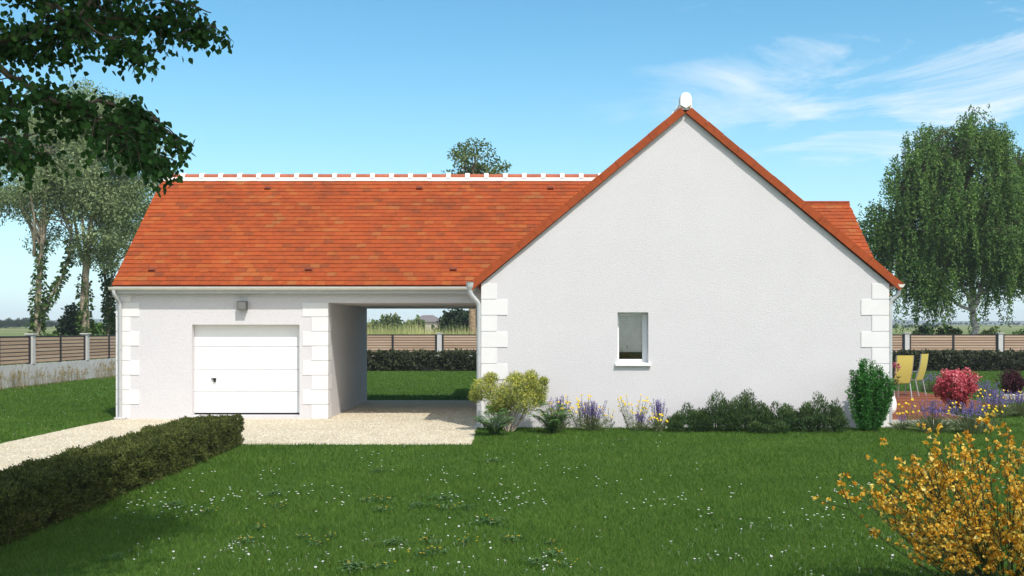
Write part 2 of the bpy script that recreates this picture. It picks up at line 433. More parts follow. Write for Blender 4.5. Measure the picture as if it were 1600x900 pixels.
M_PEBBLE = leafmat('pebble', [(0, (0.34, 0.27, 0.17)), (0.4, (0.56, 0.48, 0.34)), (1, (0.72, 0.67, 0.57))], 0.0, 0.85)
# window glass
m, t, b = newmat('window_glass')
tp = t.nodes.new('ShaderNodeBsdfTransparent'); tp.inputs[0].default_value = (0.88, 0.9, 0.89, 1)
gl = t.nodes.new('ShaderNodeBsdfGlossy'); gl.inputs['Roughness'].default_value = 0.02
lw = t.nodes.new('ShaderNodeFresnel'); lw.inputs['IOR'].default_value = 1.7
mx = t.nodes.new('ShaderNodeMixShader'); t.links.new(lw.outputs[0], mx.inputs[0])
t.links.new(tp.outputs[0], mx.inputs[1]); t.links.new(gl.outputs[0], mx.inputs[2])
t.links.new(mx.outputs[0], t.nodes['Material Output'].inputs['Surface'])
M_GLASS = m

# ------------------------------------------------------------------ key dimensions
YG = 23.6            # garage front
YM = 21.45           # gable front
XL = -8.835          # garage left wall
XC = -4.12           # carport inner wall
X0, X1 = -0.611, 7.644   # main block
XR = 3.517           # main ridge
YB = 30.0            # garage back
YR, ZR = 26.8, 5.836 # garage ridge
EAVE = 2.96
TAN = 0.841
SL = math.atan(TAN)
ZRM = 6.53           # main ridge
FX = -17.45          # left fence line
FY = 55.4            # back fence line

# ------------------------------------------------------------------ ground
def gz(x, y):
    d = max(0.0, y - 62.0)
    h = 0.0098*d if d < 600 else 0.0098*600 + 0.0035*(d-600)
    s = min(1.0, d/40.0)
    return s*h + s*0.25*noise.noise(Vector((x*0.01, y*0.01, 0)))*min(3, d/80)
ys = [-60, -20, 0, 20, 40, 58, 62, 70, 80, 100, 130, 170, 220, 290, 380, 500, 660, 900, 1300, 1900, 2600]
xs = [-3000, -1800, -1000, -600, -360, -220, -140, -90, -60, -30, 0, 30, 60, 90, 140, 220, 360, 600, 1000, 1800, 3000]
mb = MB()
V = [(x, y, gz(x, y) - 0.012) for y in ys for x in xs]
nx = len(xs)
mb.add(V, [(j*nx+i, j*nx+i+1, (j+1)*nx+i+1, (j+1)*nx+i) for j in range(len(ys)-1) for i in range(nx-1)])
tag(mb.build('ground', M_FIELD, smooth=True), kind='structure')
mb = MB(); mb.poly([(FX, -20, -0.004), (40, -20, -0.004), (40, FY, -0.004), (FX, FY, -0.004)])
tag(mb.build('lawn', M_LAWN), kind='structure')

# far hills
def ridge_strip(name, y, x0, x1, n, hfun, mat, depth):
    mb = MB(); V = []; Fs = []
    for i in range(n+1):
        x = x0 + (x1-x0)*i/n
        g = gz(x, y)
        V += [(x, y, g-1.0), (x, y+depth*.5, g+hfun(x)), (x, y+depth, g-1.0)]
    for i in range(n):
        a = i*3; Fs += [(a, a+3, a+4, a+1), (a+1, a+4, a+5, a+2)]
    mb.add(V, Fs)
    o = mb.build(name, mat, smooth=True)
    return o
tag(ridge_strip('hills', 1900, -2600, 2600, 90, lambda x: 10+10*noise.noise(Vector((x*0.0016, 3.3, 0)))+5*noise.noise(Vector((x*0.006, 1.3, 0))) + (8 if x > 600 else 0), M_HILL, 600), kind='structure')

# gravel drive with an uneven edge
def wob(x, y, s=1.3, a=0.07): return a*noise.noise(Vector((x*s, y*s, 4.2))) + 0.4*a*noise.noise(Vector((x*s*4, y*s*4, 1.7)))
GY0 = 18.26; GXR = -0.70
out_ = []
for i in range(81):
    y = -12 + (YG+12)*i/80
    out_.append((-8.83 + wob(0, y) - 0.10*math.sin(max(0, (y-15)/8.6*math.pi)), y, 0))
out_ += [(XL+.05, YG+.1, 0), (XL+.05, YB, 0), (X0+.05, YB, 0), (X0+.05, YM+.3, 0), (GXR-0.02, YM, 0)]
for i in range(12):
    y = YM - .2 - (YM-.2-GY0-.1)*i/11
    out_.append((GXR + wob(5, y, 2, .05), y, 0))
for i in range(41):
    x = GXR - (GXR+4.9)*i/40
    out_.append((x, GY0 + wob(x, 0, 2.2, .06), 0))
out_ += [(-4.95, GY0-.3, 0), (-4.95, -12, 0)]
mb = MB(); mb.poly(out_)
tag(mb.build('driveway', M_GRAVEL), kind='structure')
GPOLY = np.array(out_)[:, :2]
def inpoly(X, Y, poly):
    r = np.zeros(len(X), bool); j = len(poly)-1
    for i in range(len(poly)):
        xi, yi = poly[i]; xj, yj = poly[j]
        if yi != yj:
            c = ((yi > Y) != (yj > Y)) & (X < (xj-xi)*(Y-yi)/(yj-yi)+xi)
            r ^= c
        j = i
    return r

# ------------------------------------------------------------------ house
house = thing('house', 'white rendered single storey house with orange tiled roofs, garage and open carport', 'house', (0, YM, 0))

def wall_xz(mb, xs, zs, y, holes, flip=False):
    """grid wall facing -Y with rectangular holes"""
    xs = sorted(set(xs)); zs = sorted(set(zs))
    for i in range(len(xs)-1):
        for k in range(len(zs)-1):
            cx = (xs[i]+xs[i+1])/2; cz = (zs[k]+zs[k+1])/2
            if any(h[0] < cx < h[1] and h[2] < cz < h[3] for h in holes): continue
            p = [(xs[i], y, zs[k]), (xs[i+1], y, zs[k]), (xs[i+1], y, zs[k+1]), (xs[i], y, zs[k+1])]
            mb.poly(p[::-1] if flip else p)
def reveal(mb, x0, x1, z0, z1, y, d, bottom=True):
    mb.poly([(x0, y, z0), (x0, y, z1), (x0, y+d, z1), (x0, y+d, z0)])
    mb.poly([(x1, y, z0), (x1, y+d, z0), (x1, y+d, z1), (x1, y, z1)])
    mb.poly([(x0, y, z1), (x1, y, z1), (x1, y+d, z1), (x0, y+d, z1)])
    if bottom: mb.poly([(x0, y, z0), (x0, y+d, z0), (x1, y+d, z0), (x1, y, z0)])

DX0, DX1, DZ0, DZ1 = -7.15, -4.75, 0.085, 2.11
CZ = 2.60
ZT = EAVE + 0.05
mb = MB()
wall_xz(mb, [XL, DX0, DX1, XC, X0+.05], [-.02, DZ0, DZ1, CZ, ZT], YG, [(DX0, DX1, DZ0, DZ1), (XC, X0+.05, -.02, CZ)])
reveal(mb, DX0, DX1, DZ0, DZ1, YG, 0.20)
wall_xz(mb, [XL, XC, X0+.05], [-.02, CZ, ZT], YB, [(XC, X0+.05, -.02, CZ)], True)
mb.poly([(XL, YG, -.02), (XL, YG, ZT), (XL, YR, ZR-.07), (XL, YB, ZT), (XL, YB, -.02)])
mb.poly([(XC, YG, -.02), (XC, YB, -.02), (XC, YB, CZ), (XC, YG, CZ)])
mb.poly([(XC, YG, CZ), (XC, YB, CZ), (X0+.05, YB, CZ), (X0+.05, YG, CZ)])
mb.build('garage_wall', M_WALL, house)

WX0, WX1, WZ0, WZ1 = 2.145, 2.77, 1.315, 2.347
YBM = 33.5
mb = MB()
wall_xz(mb, [X0, WX0, WX1, X1], [-.02, WZ0, WZ1, EAVE-.02], YM, [(WX0, WX1, WZ0, WZ1)])
reveal(mb, WX0, WX1, WZ0, WZ1, YM, 0.22)
mb.poly([(X0, YM, EAVE-.02), (X1, YM, EAVE-.02), (XR, YM, ZRM-.14)])
wall_xz(mb, [X0, X1], [-.02, EAVE-.02], YBM, [], True)
mb.poly([(X1, YBM, EAVE-.02), (X0, YBM, EAVE-.02), (XR, YBM, ZRM-.14)])
mb.poly([(X0, YM, -.02), (X0, YM, EAVE-.02), (X0, YBM, EAVE-.02), (X0, YBM, -.02)])
mb.poly([(X1, YM, -.02), (X1, YBM, -.02), (X1, YBM, EAVE-.02), (X1, YM, EAVE-.02)])
mb.build('gable_wall', M_WALL, house)
# wing that projects to the right at the back
WYR, WZR, WXE = 28.0, 5.38, 8.93
WY0, WY1 = WYR-2.75, WYR+2.75
mb = MB()
mb.poly([(X1-.3, WY0, -.02), (WXE-.06, WY0, -.02), (WXE-.06, WY0, EAVE), (X1-.3, WY0, EAVE)])
mb.poly([(WXE-.06, WY0, -.02), (WXE-.06, WY1, -.02), (WXE-.06, WY1, EAVE), (WXE-.06, WYR, WZR-.1), (WXE-.06, WY0, EAVE)])
mb.poly([(WXE-.06, WY1, -.02), (X1-.3, WY1, -.02), (X1-.3, WY1, EAVE), (WXE-.06, WY1, EAVE)])
mb.build('wing_wall', M_WALL, house)

# roofs of real overlapping flat tiles
def tiles(mb, o, u, v, n, width, length, course=0.156, tw=0.215, skip=None):
    o = np.array(o, float); u = np.array(u, float); v = np.array(v, float); n = np.array(n, float)
    rows = int(round(length/course)); course = length/rows
    r = np.random.default_rng(int(abs(o[0]*100)+abs(o[1]*10)+width*7))
    for i in range(rows):
        s = -tw*(0.5 if i % 2 else 0.0) - r.uniform(0, .03)
        prev = r.uniform(0, 1)
        while s < width:
            a0 = max(s+.002, 0); a1 = min(s+tw-.002, width); s += tw
            if a1-a0 < .02: continue
            # neighbours often come from the same batch
            prev = 0.45*prev + 0.55*r.uniform(0, 1) if r.random() < .55 else r.uniform(0, 1)
            val = min(1, max(0, prev + r.normal(0, .10)))
            lift = 0.020 + r.uniform(0, .005); j = r.uniform(-.004, .004)
            b0 = i*course + j; b1 = (i+1)*course + .03 if i < rows-1 else length
            P = [o+u*a0+v*b0+n*.004, o+u*a1+v*b0+n*.004, o+u*a0+v*b0+n*lift, o+u*a1+v*b0+n*lift, o+u*a0+v*b1+n*.006, o+u*a1+v*b1+n*.006]
            mb.add(P, [(0,1,3,2),(2,3,5,4),(0,2,4),(1,5,3)], val)
def slab(mb, o, u, v, n, width, length, th=0.07):
    o = np.array(o, float) - np.array(n, float)*th
    mb.obox(o, u, v, n, width, length, th-.001, 0.3)

cs, sn = math.cos(SL), math.sin(SL)
LG = (YR-23.40)/cs
roof = MB()
XV = -8.868
tiles(roof, (XV, 23.40, ZR-(YR-23.40)*TAN), (1,0,0), (0,cs,sn), (0,-sn,cs), 2.75-XV, LG)
groof = roof.build('garage_roof', M_TILE, house)
mb = MB(); tiles(mb, (2.75, 30.20, ZR-(30.20-YR)*TAN), (-1,0,0), (0,-cs,sn), (0,sn,cs), 2.75-XV, LG)
slab(mb, (XV, 23.42, ZR-(YR-23.42)*TAN), (1,0,0), (0,cs,sn), (0,-sn,cs), 2.7-XV, LG-.03)
slab(mb, (2.7, 30.18, ZR-(30.18-YR)*TAN), (-1,0,0), (0,-cs,sn), (0,sn,cs), 2.7-XV, LG-.03)
sub(mb, 'rear_slope', M_TILE, groof)

YV = YM - 0.085
TM = (ZRM-2.945)/(XR-(X0-.19))
SM = math.atan(TM); cm, sm = math.cos(SM), math.sin(SM)
LM = (XR-(X0-.19))/cm
mb = MB()
tiles(mb, (X0-.19, YBM+.05, 2.945), (0,-1,0), (cm,0,sm), (-sm,0,cm), YBM+.05-YV, LM)
tiles(mb, (X1+.19, YV, 2.945), (0,1,0), (-cm,0,sm), (sm,0,cm), YBM+.05-YV, LM)
slab(mb, (X0-.17, YBM+.03, 2.945+.02*TM), (0,-1,0), (cm,0,sm), (-sm,0,cm), YBM-.0-YV, LM-.03, .10)
slab(mb, (X1+.17, YV+.03, 2.945+.02*TM), (0,1,0), (-cm,0,sm), (sm,0,cm), YBM-.0-YV, LM-.03, .10)
mroof = mb.build('gable_roof', M_TILE, house)
# verge tiles along both rakes
for sx in (-1, 1):
    mb = MB(); n = 13
    e = np.array([XR+sx*(XR-(X0-.205)), YV-.012, 2.945-.155])
    d = np.array([-sx*cm, 0, sm]); nn = np.array([sx*sm, 0, cm])
    for i in range(n):
        L = LM/n
        mb.obox(e+d*(i*L+.003)+np.array([0, -.004*(i % 2), 0]), d, nn, (0, 1, 0), L-.006, .150+.004*(i % 2), .05, float(rng.uniform(.3, .5)))
    sub(mb, 'verge', M_TILE, mroof)
# wing roof
LW = (WYR-24.9)/cs
mb = MB()
tiles(mb, (4.2, 24.9, WZR-(WYR-24.9)*TAN), (1,0,0), (0,cs,sn), (0,-sn,cs), WXE-4.2, LW)
tiles(mb, (WXE, 31.1, WZR-(31.1-WYR)*TAN), (-1,0,0), (0,-cs,sn), (0,sn,cs), WXE-4.2, LW)
slab(mb, (4.2, 24.92, WZR-(WYR-24.92)*TAN), (1,0,0), (0,cs,sn), (0,-sn,cs), WXE-4.22, LW-.03)
slab(mb, (WXE-.02, 31.08, WZR-(31.08-WYR)*TAN), (-1,0,0), (0,-cs,sn), (0,sn,cs), WXE-4.22, LW-.03)
wroof = mb.build('wing_roof', M_TILE, house)
mb = MB(); mb.obox((4.5, WYR-.07, WZR-.02), (1,0,0), (0,1,0), (0,0,1), WXE-4.5, .14, .045, .4)
sub(mb, 'ridge_tile', M_TILE, wroof)

# ridge: white mortar bed, clay half rounds, white collars
def half_round(mb, p0, d, r, L, n=9, h=1.0, rnd=.5):
    p0 = np.array(p0, float); d = np.array(d, float); s = np.array([-d[1], d[0], 0])
    ang = np.linspace(0, math.pi, n)
    A = [p0 + s*r*math.cos(a) + np.array([0, 0, r*h*math.sin(a)]) for a in ang]
    B = [p + d*L for p in A]
    Fs = [(i, i+1, n+i+1, n+i) for i in range(n-1)] + [tuple(range(n))[::-1], tuple(range(n, 2*n))]
    mb.add(A+B, Fs, rnd)
mb = MB(); mb.box(XV+.01, 2.70, YR-.125, YR+.125, ZR-.085, ZR+.012)
sub(mb, 'ridge_bed', M_MORTAR, groof)
k = 0; x = XV+.02
while x < 2.4:
    mb = MB(); half_round(mb, (x, YR, ZR+.012), (1,0,0), .112, .485, rnd=.5, h=.90)
    sub(mb, 'ridge_tile', M_RIDGE, groof)
    mb = MB(); half_round(mb, (x-.02 if k else x-.03, YR, ZR+.0), (1,0,0), .138, .115, h=1.0)
    sub(mb, 'ridge_collar', M_MORTAR, groof, bevel=.012)
    x += .48; k += 1
mb = MB(); mb.box(XR-.13, XR+.13, YV+.02, YBM, ZRM-.08, ZRM+.03)
sub(mb, 'ridge_bed', M_MORTAR, mroof)
# moulded end stop of the ridge
mb = MB(); s = .118
prof = [(-s, .04), (-s, .17), (-s*.86, .235), (-s*.5, .285), (0, .30), (s*.5, .285), (s*.86, .235), (s, .17), (s, .04), (0, -.03)]
A = [(XR+a, YV-.03, ZRM-.035+c) for a, c in prof]; B = [(XR+a, YV+.16, ZRM-.035+c) for a, c in prof]; n = len(prof)
mb.add(A+B, [(i, i+n, (i+1) % n+n, (i+1) % n) for i in range(n)] + [tuple(range(n))[::-1][::-1], tuple(range(n, 2*n))[::-1]])
sub(mb, 'ridge_end_stop', M_MORTAR, mroof, bevel=.012)
y = YV+.17; 
while y < YBM-.6:
    mb = MB(); half_round(mb, (XR, y, ZRM+.03), (0,1,0), .10, .485, h=.75)
    sub(mb, 'ridge_tile', M_RIDGE, mroof)
    mb = MB(); half_round(mb, (XR, y+.43, ZRM+.02), (0,1,0), .128, .115, h=.95)
    sub(mb, 'ridge_collar', M_MORTAR, mroof)
    y += .48
# small vent tiles
for px, py in ((418,297),(655,297),(860,297),(237,425),(482,424),(708,424)):
    best = None
    for i in range(400):
        Y = 23.4+3.4*i/400; z = ZR-(YR-Y)*TAN+.01
        q = HOR-(z-CH)*F/Y
        if best is None or abs(q-py) < best[0]: best = (abs(q-py), Y, z)
    Y, z = best[1], best[2]; x = gx(px, Y)
    mb = MB(); v = np.array([0, cs, sn]); nn = np.array([0, -sn, cs]); u = np.array([1., 0, 0])
    o = np.array([x-.085, Y, z])
    pts = [o+nn*.012, o+u*.17+nn*.012, o+u*.15+nn*.06, o+u*.02+nn*.06, o+v*.16+nn*.012, o+u*.17+v*.16+nn*.012, o+u*.14+v*.13+nn*.022, o+u*.03+v*.13+nn*.022]
    mb.add(pts, [(0,1,2,3),(3,2,6,7),(0,3,7,4),(1,5,6,2),(7,6,5,4)])
    sub(mb, 'vent_tile', M_TILED, groof)

# quoins
QH = 0.3265
def quoin(xc, yc, sx, wide, i, wn, ww, dn=.30, dw=.46, ztop=None):
    wd = ww if wide else wn; dd = dn if wide else dw
    z0 = i*QH + .0055; z1 = min((i+1)*QH - .0055, ztop or 99)
    p = .014
    mb = MB()
    xa, xb = (xc-p, xc+wd) if sx > 0 else (xc-wd, xc+p)
    mb.box(xa, xb, yc-p, yc+dd, z0, z1)
    mb.build('quoin', M_STONE, house, bevel=.003)
for i in range(9):
    quoin(X0, YM, 1, i % 2 == 1, i, .305, .52, ztop=EAVE-.03)
    quoin(X1, YM, -1, i % 2 == 1, i, .335, .555, ztop=EAVE-.03)
for i in range(9):
    quoin(XL, YG, 1, i % 2 == 1, i, .305, .505, ztop=2.82)
for i in range(8):
    quoin(XC, YG, -1, i % 2 == 1, i, .36, .56, ztop=CZ)

# garage door
mb = MB(); Yd = YG+.20
mb.box(DX0-.05, DX1+.05, Yd+.03, Yd+.05, 0, DZ1+.1)
gd = mb.build('garage_door', M_DOORP, house)
zs_ = [DZ0+.035, .60, 1.10, 1.615, DZ1+.05]
for i in range(4):
    mb = MB(); mb.box(DX0-.03, DX1+.03, Yd, Yd+.028, zs_[i]+.006, zs_[i+1]-.006)
    sub(mb, 'door_panel', M_DOORP, gd, bevel=.006)
mb = MB(); mb.box(DX0-.02, DX1+.02, Yd-.006, Yd+.028, DZ0-.002, DZ0+.036)
sub(mb, 'rubber_seal', M_BLACK, gd)
hx, hy, hz = at(335, 593, Yd)
mb = MB(); mb.box(hx-.03, hx+.045, Yd-.045, Yd-.004, hz-.01, hz+.035); mb.box(hx-.006, hx+.04, Yd-.05, Yd-.004, hz-.055, hz-.01); mb.box(hx-.07, hx-.03, Yd-.04, Yd-.025, hz+.005, hz+.03)
sub(mb, 'handle', M_BLACK, gd, bevel=.004)

# window
wy = YM+.215
mb = MB()
fw = .055
mb.box(WX0-.02, WX0+.050, wy, wy+.06, WZ0, WZ1); mb.box(WX1-.095, WX1+.02, wy, wy+.06, WZ0, WZ1)
mb.box(WX0+.050, WX1-.095, wy, wy+.06, WZ1-.065, WZ1+.02); mb.box(WX0+.050, WX1-.095, wy, wy+.06, WZ0, WZ0+.075)
win = mb.build('window', M_PVC, house, bevel=.005)
mb = MB(); mb.box(WX0+.047, WX1-.09, wy+.022, wy+.030, WZ0+.07, WZ1-.06)
sub(mb, 'pane', M_GLASS, win)
mb = MB()
k = 0; z = WZ1-.03
while z > WZ0+.235:
    mb.add([(WX0, wy+.10, z), (WX1, wy+.10, z), (WX1, wy+.088, z-.045), (WX0, wy+.088, z-.045)], [(0,3,2,1)], .5); z -= .046
sub(mb, 'blind', M_BLIND, win)
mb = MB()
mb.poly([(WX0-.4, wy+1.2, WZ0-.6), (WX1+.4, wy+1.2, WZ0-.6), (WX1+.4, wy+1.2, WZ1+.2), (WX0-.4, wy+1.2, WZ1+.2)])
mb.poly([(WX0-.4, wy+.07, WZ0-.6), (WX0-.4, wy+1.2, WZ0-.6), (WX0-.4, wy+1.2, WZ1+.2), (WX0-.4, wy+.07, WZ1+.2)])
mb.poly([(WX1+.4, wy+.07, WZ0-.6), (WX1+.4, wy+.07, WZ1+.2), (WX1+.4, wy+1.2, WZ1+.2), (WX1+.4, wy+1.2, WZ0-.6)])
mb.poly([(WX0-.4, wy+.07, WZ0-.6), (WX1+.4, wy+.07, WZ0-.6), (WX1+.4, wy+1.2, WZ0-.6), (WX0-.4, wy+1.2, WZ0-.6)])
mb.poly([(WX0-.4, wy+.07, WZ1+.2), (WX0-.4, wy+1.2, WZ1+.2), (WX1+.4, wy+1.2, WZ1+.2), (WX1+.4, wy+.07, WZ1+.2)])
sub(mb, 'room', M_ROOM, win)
mb = MB()
mb.add([(WX0-.05, YM-.07, WZ0-.012), (WX1+.05, YM-.07, WZ0-.012), (WX1+.05, YM-.07, WZ0-.055), (WX0-.05, YM-.07, WZ0-.055),
        (WX0-.05, YM+.004, WZ0+.002), (WX1+.05, YM+.004, WZ0+.002), (WX1+.05, YM+.004, WZ0-.055), (WX0-.05, YM+.004, WZ0-.055)],
       [(0,3,2,1),(0,1,5,4),(3,7,6,2),(0,4,7,3),(1,2,6,5)])
mb.add([(WX0+.004, YM-.003, WZ0+.004), (WX1-.004, YM-.003, WZ0+.004), (WX1-.004, wy, WZ0+.02), (WX0+.004, wy, WZ0+.02)], [(0,1,2,3)])
sub(mb, 'sill', M_MORTAR, win)

# lamp over the garage door
lx, ly, lz = at(380.5, 477.5, YG)
mb = MB(); s = .10
mb.box(lx-s, lx+s, YG-.17, YG-.02, lz-s, lz-s+.012); mb.box(lx-s, lx+s, YG-.17, YG-.02, lz+s-.012, lz+s)
mb.box(lx-s, lx-s+.012, YG-.17, YG-.02, lz-s+.012, lz+s-.012); mb.box(lx+s-.012, lx+s, YG-.17, YG-.02, lz-s+.012, lz+s-.012)
mb.box(lx-s*.6, lx+s*.6, YG-.02, YG+.002, lz-s*.6, lz+s*.6)
lamp = mb.build('wall_lamp', M_LAMP, house)
mb = MB(); mb.box(lx-s+.012, lx+s-.012, YG-.16, YG-.03, lz-s+.012, lz+s-.012)
sub(mb, 'lamp_face', plain('lamp_front', (0.15, 0.15, 0.14), 0.5), lamp)

# gutters and downpipes
def gutter(name, p0, d, L, r=.062, mat=M_GUT):
    p0 = np.array(p0, float); d = np.array(d, float); s = np.array([-d[1], d[0], 0.])
    mb = MB(); n = 11
    def prof(rr): return [s*rr*math.cos(a) + np.array([0, 0, -rr*math.sin(a)]) for a in np.linspace(0, math.pi, n)]
    A = [p0+q for q in prof(r)]; B = [p+d*L for p in A]; A2 = [p0+q for q in prof(r-.006)]; B2 = [p+d*L for p in A2]
    mb.add(A+B+A2+B2, [(i, n+i, n+i+1, i+1) for i in range(n-1)] + [(2*n+i, 2*n+i+1, 3*n+i+1, 3*n+i) for i in range(n-1)]
           + [(0, 2*n, 3*n, n), (n-1, 2*n-1, 4*n-1, 3*n-1)] + [tuple(range(n)), tuple(range(n, 2*n))[::-1]])
    mb.tube([p0+s*r+[0, 0, .004], p0+d*L+s*r+[0, 0, .004]], .009, 6); mb.tube([p0-s*r+[0, 0, .004], p0+d*L-s*r+[0, 0, .004]], .009, 6)
    x = .25
    while x < L:
        q = p0+d*x
        ring = [q+s*(r+.004)*math.cos(a)+np.array([0, 0, -(r+.004)*math.sin(a)]) for a in np.linspace(0, math.pi, 9)]
        R2 = [p+d*.022 for p in ring]
        mb.add(ring+R2, [(i, 9+i, 10+i, i+1) for i in range(8)]); x += .53
    return mb.build(name, mat, house, smooth=False)
gutter('gutter', (-8.90, 23.335, 2.925), (1, 0, 0), 8.06)
mb = MB(); mb.box(XL-.01, X0+.02, YG-.20, YG-.178, 2.80, 2.95); mb.box(XL-.01, X0+.02, YG-.178, YG+.02, 2.815, 2.832)
mb.build('fascia', M_ZINC, house)
gutter('gutter', (X0-.235, YM-.10, 2.91), (0, 1, 0), 2.0)
gutter('gutter', (X1+.235, YM-.10, 2.91), (0, 1, 0), 9.0)
def downpipe(pts, r=.042, shoe=None):
    P = [np.array(p, float) for p in pts]
    # round the corners
    Q = [P[0]]
    for i in range(1, len(P)-1):
        a = P[i]+(P[i-1]-P[i])*min(.45, .07/np.linalg.norm(P[i-1]-P[i])); c = P[i]+(P[i+1]-P[i])*min(.45, .07/np.linalg.norm(P[i+1]-P[i]))
        for u in (0, .25, .5, .75, 1): Q.append((1-u)**2*a+2*u*(1-u)*P[i]+u*u*c)
    Q.append(P[-1])
    mb = MB(); mb.tube(Q, r, 12)
    o = mb.build('downpipe', M_ZINC, house, smooth=True)
    bt = P[-1]; tp = P[-2]
    for z in (bt[2]+.45, (bt[2]+tp[2])/2+.25):
        mb = MB(); mb.tube([(bt[0], bt[1], z-.015), (bt[0], bt[1], z+.015)], r+.007, 12); mb.box(bt[0]-.012, bt[0]+.012, bt[1], bt[1]+.06, z-.012, z+.012)
        sub(mb, 'pipe_clip', M_ZINC, o)
    mb = MB(); mb.box(bt[0]-.10, bt[0]+.14, bt[1]-.10, bt[1]+.06, 0, .05)
    sub(mb, 'drain_box', M_CONC, o, bevel=.01)
    return o
downpipe([(-8.80, 23.335, 2.90), (-8.80, 23.335, 2.78), (-8.735, 23.53, 2.60), (-8.735, 23.53, .03)])
# front left corner of the gable: hopper, swan neck, pipe
hp = downpipe([(X0-.235, YM-.05, 2.93), (X0-.235, YM-.05, 2.72), (X0-.06, YM+.02, 2.52), (X0-.06, YM+.02, .03)], .05)
mb = MB(); q = np.array([X0-.235, YM-.05, 0])
mb.tube([q+[0, 0, 2.80], q+[0, 0, 2.86], q+[0, 0, 2.95], q+[0, 0, 2.965]], [.052, .075, .085, .10], 12)
sub(mb, 'hopper', M_ZINC, hp)
downpipe([(X1+.225, YM+.02, 2.90), (X1+.225, YM+.02, 2.74), (X1+.055, YM+.05, 2.56), (X1+.055, YM+.05, .03)], .042)

# ------------------------------------------------------------------ fences
def fence(name, label, o, d, posts, z_wall, L0, L1):
    """posts: distances of the concrete pillars along d"""
    d = np.array(d, float); o = np.array(o, float); s = np.array([-d[1], d[0], 0])
    up = np.array([0, 0, 1.])
    root = thing(name, label, 'fence', tuple(o))
    mb = MB(); mb.obox(o+d*L0-s*.10, d, s, up, L1-L0, .20, z_wall-.02)
    mb.obox(o+d*(L0-.01)-s*.125, d, s, up*1.0, L1-L0+.02, .25, .001)
    mb.build('base_wall', M_CHALK, root)
    for p in posts:
        mb = MB(); mb.obox(o+d*(p-.12)-s*.12+up*(z_wall-.02), d, s, up, .24, .24, 1.83-z_wall+.02)
        mb.obox(o+d*(p-.17)-s*.17+up*1.83, d, s, up, .34, .34, .045)
        mb.build('pillar', M_CONC, root, bevel=.008)
    for a, bq in zip(posts[:-1], posts[1:]):
        mid = (a+bq)/2
        for q in (a+.17, mid, bq-.17):
            mb = MB(); mb.obox(o+d*(q-.05)-s*.055+up*(z_wall-.02), d, s, up, .10, .11, 1.79-z_wall+.02)
            mb.build('steel_post', M_ANTH, root)
        for q0, q1 in ((a+.22, mid-.05), (mid+.05, bq-.22)):
            mb = MB(); n = 7; zz = z_wall+.03; H = (1.755-zz)/n
            for i in range(n):
                mb.obox(o+d*q0-s*.018+up*(zz+i*H+.006), d, s, up, q1-q0, .036, H-.034, float(rng.uniform(0, 1)))
            pn = mb.build('slat_panel', M_SLAT, root)
            mb = MB(); mb.obox(o+d*q0-s*.03+up*1.757, d, s, up, q1-q0, .06, .03)
            sub(mb, 'top_rail', M_ANTH, pn)
            mb = MB(); mb.obox(o+d*(q0-.01)-s*.006+up*(z_wall+.01), d, s, up, q1-q0+.02, .012, 1.75-z_wall)  # dark sheet added behind the slats so the gaps read as shaded lines
            sub(mb, 'gap_dark_sheet', M_ANTH, pn)
    return root
fl_posts = [38.3+4.9*k - 25 for k in range(-6, 4)]
fence('garden_fence', 'timber slat fence on a low pale wall, running away along the left lawn', (FX, 25.0, 0), (0, 1, 0), fl_posts, .79, fl_posts[0], FY-25+.1)
bx = gx(686.7, FY)
bp = [bx + 4.9*k for k in range(-3, 9)]
fence('garden_fence', 'timber slat fence across the back of the garden, behind the clipped back hedge', (0, FY, 0), (1, 0, 0), bp, .79, FX+.2, bp[-1])

# ------------------------------------------------------------------ vegetation builders
def unit(n): 
    v = rng.normal(size=(n, 3)); return v/np.linalg.norm(v, axis=1)[:, None]
def ballpts(n, r):
    return unit(n)*(rng.uniform(0, 1, n)**(1/2.2))[:, None]*r
def limb(mb, p0, p1, r0, r1, sag=0.1, seg=6, n=7, wig=.04):
    p0 = np.array(p0, float); p1 = np.array(p1, float); L = np.linalg.norm(p1-p0)
    t_ = np.linspace(0, 1, seg+1)[:, None]
    P = p0+(p1-p0)*t_ + np.array([0, 0, 1.])*sag*L*np.sin(np.pi*t_)
    P[1:-1] += rng.normal(0, wig*L/seg*2, (seg-1, 3))
    mb.tube(P, np.linspace(r0, r1, seg+1), n, float(rng.uniform(.3, .7)), caps=False)
    return P
def crown(mb, centres, radii, per, L, W, squash=0.75, light=(0.0, 0.0)):
    """leaf clumps; each clump has its own tone, leaves vary inside it"""
    for c, r in zip(centres, radii):
        n = max(8, int(per*r**2))
        P = ballpts(n, r)*np.array([1, 1, squash])
        out_d = P/(np.linalg.norm(P, axis=1)[:, None]+1e-6)
        D = out_d*.5+unit(n)*.9+np.array([0, 0, -.35])
        Nn = out_d*.6+unit(n)*.7+np.array([0, 0, .6])
        tone = rng.normal(.5, .14)
        mb.leaves(np.array(c)+P, D, Nn, L*rng.uniform(.7, 1.25, n), W*rng.uniform(.7, 1.25, n), np.clip(tone+rng.normal(0, .2, n), 0, 1))
def shell(n, c, R_, fill=.55, top=-1.0):
    """clump centres inside an ellipsoid, mostly in its outer part"""
    P = []
    while len(P) < n:
        v = unit(1)[0]*rng.uniform(fill, 1.0)
        k = 1 + .22*noise.noise(Vector(v*2.2)+Vector((c[0], c[1], 0)))
        if v[2] < top: continue
        P.append(np.array(c)+v*np.array(R_)*k)
    return np.array(P)

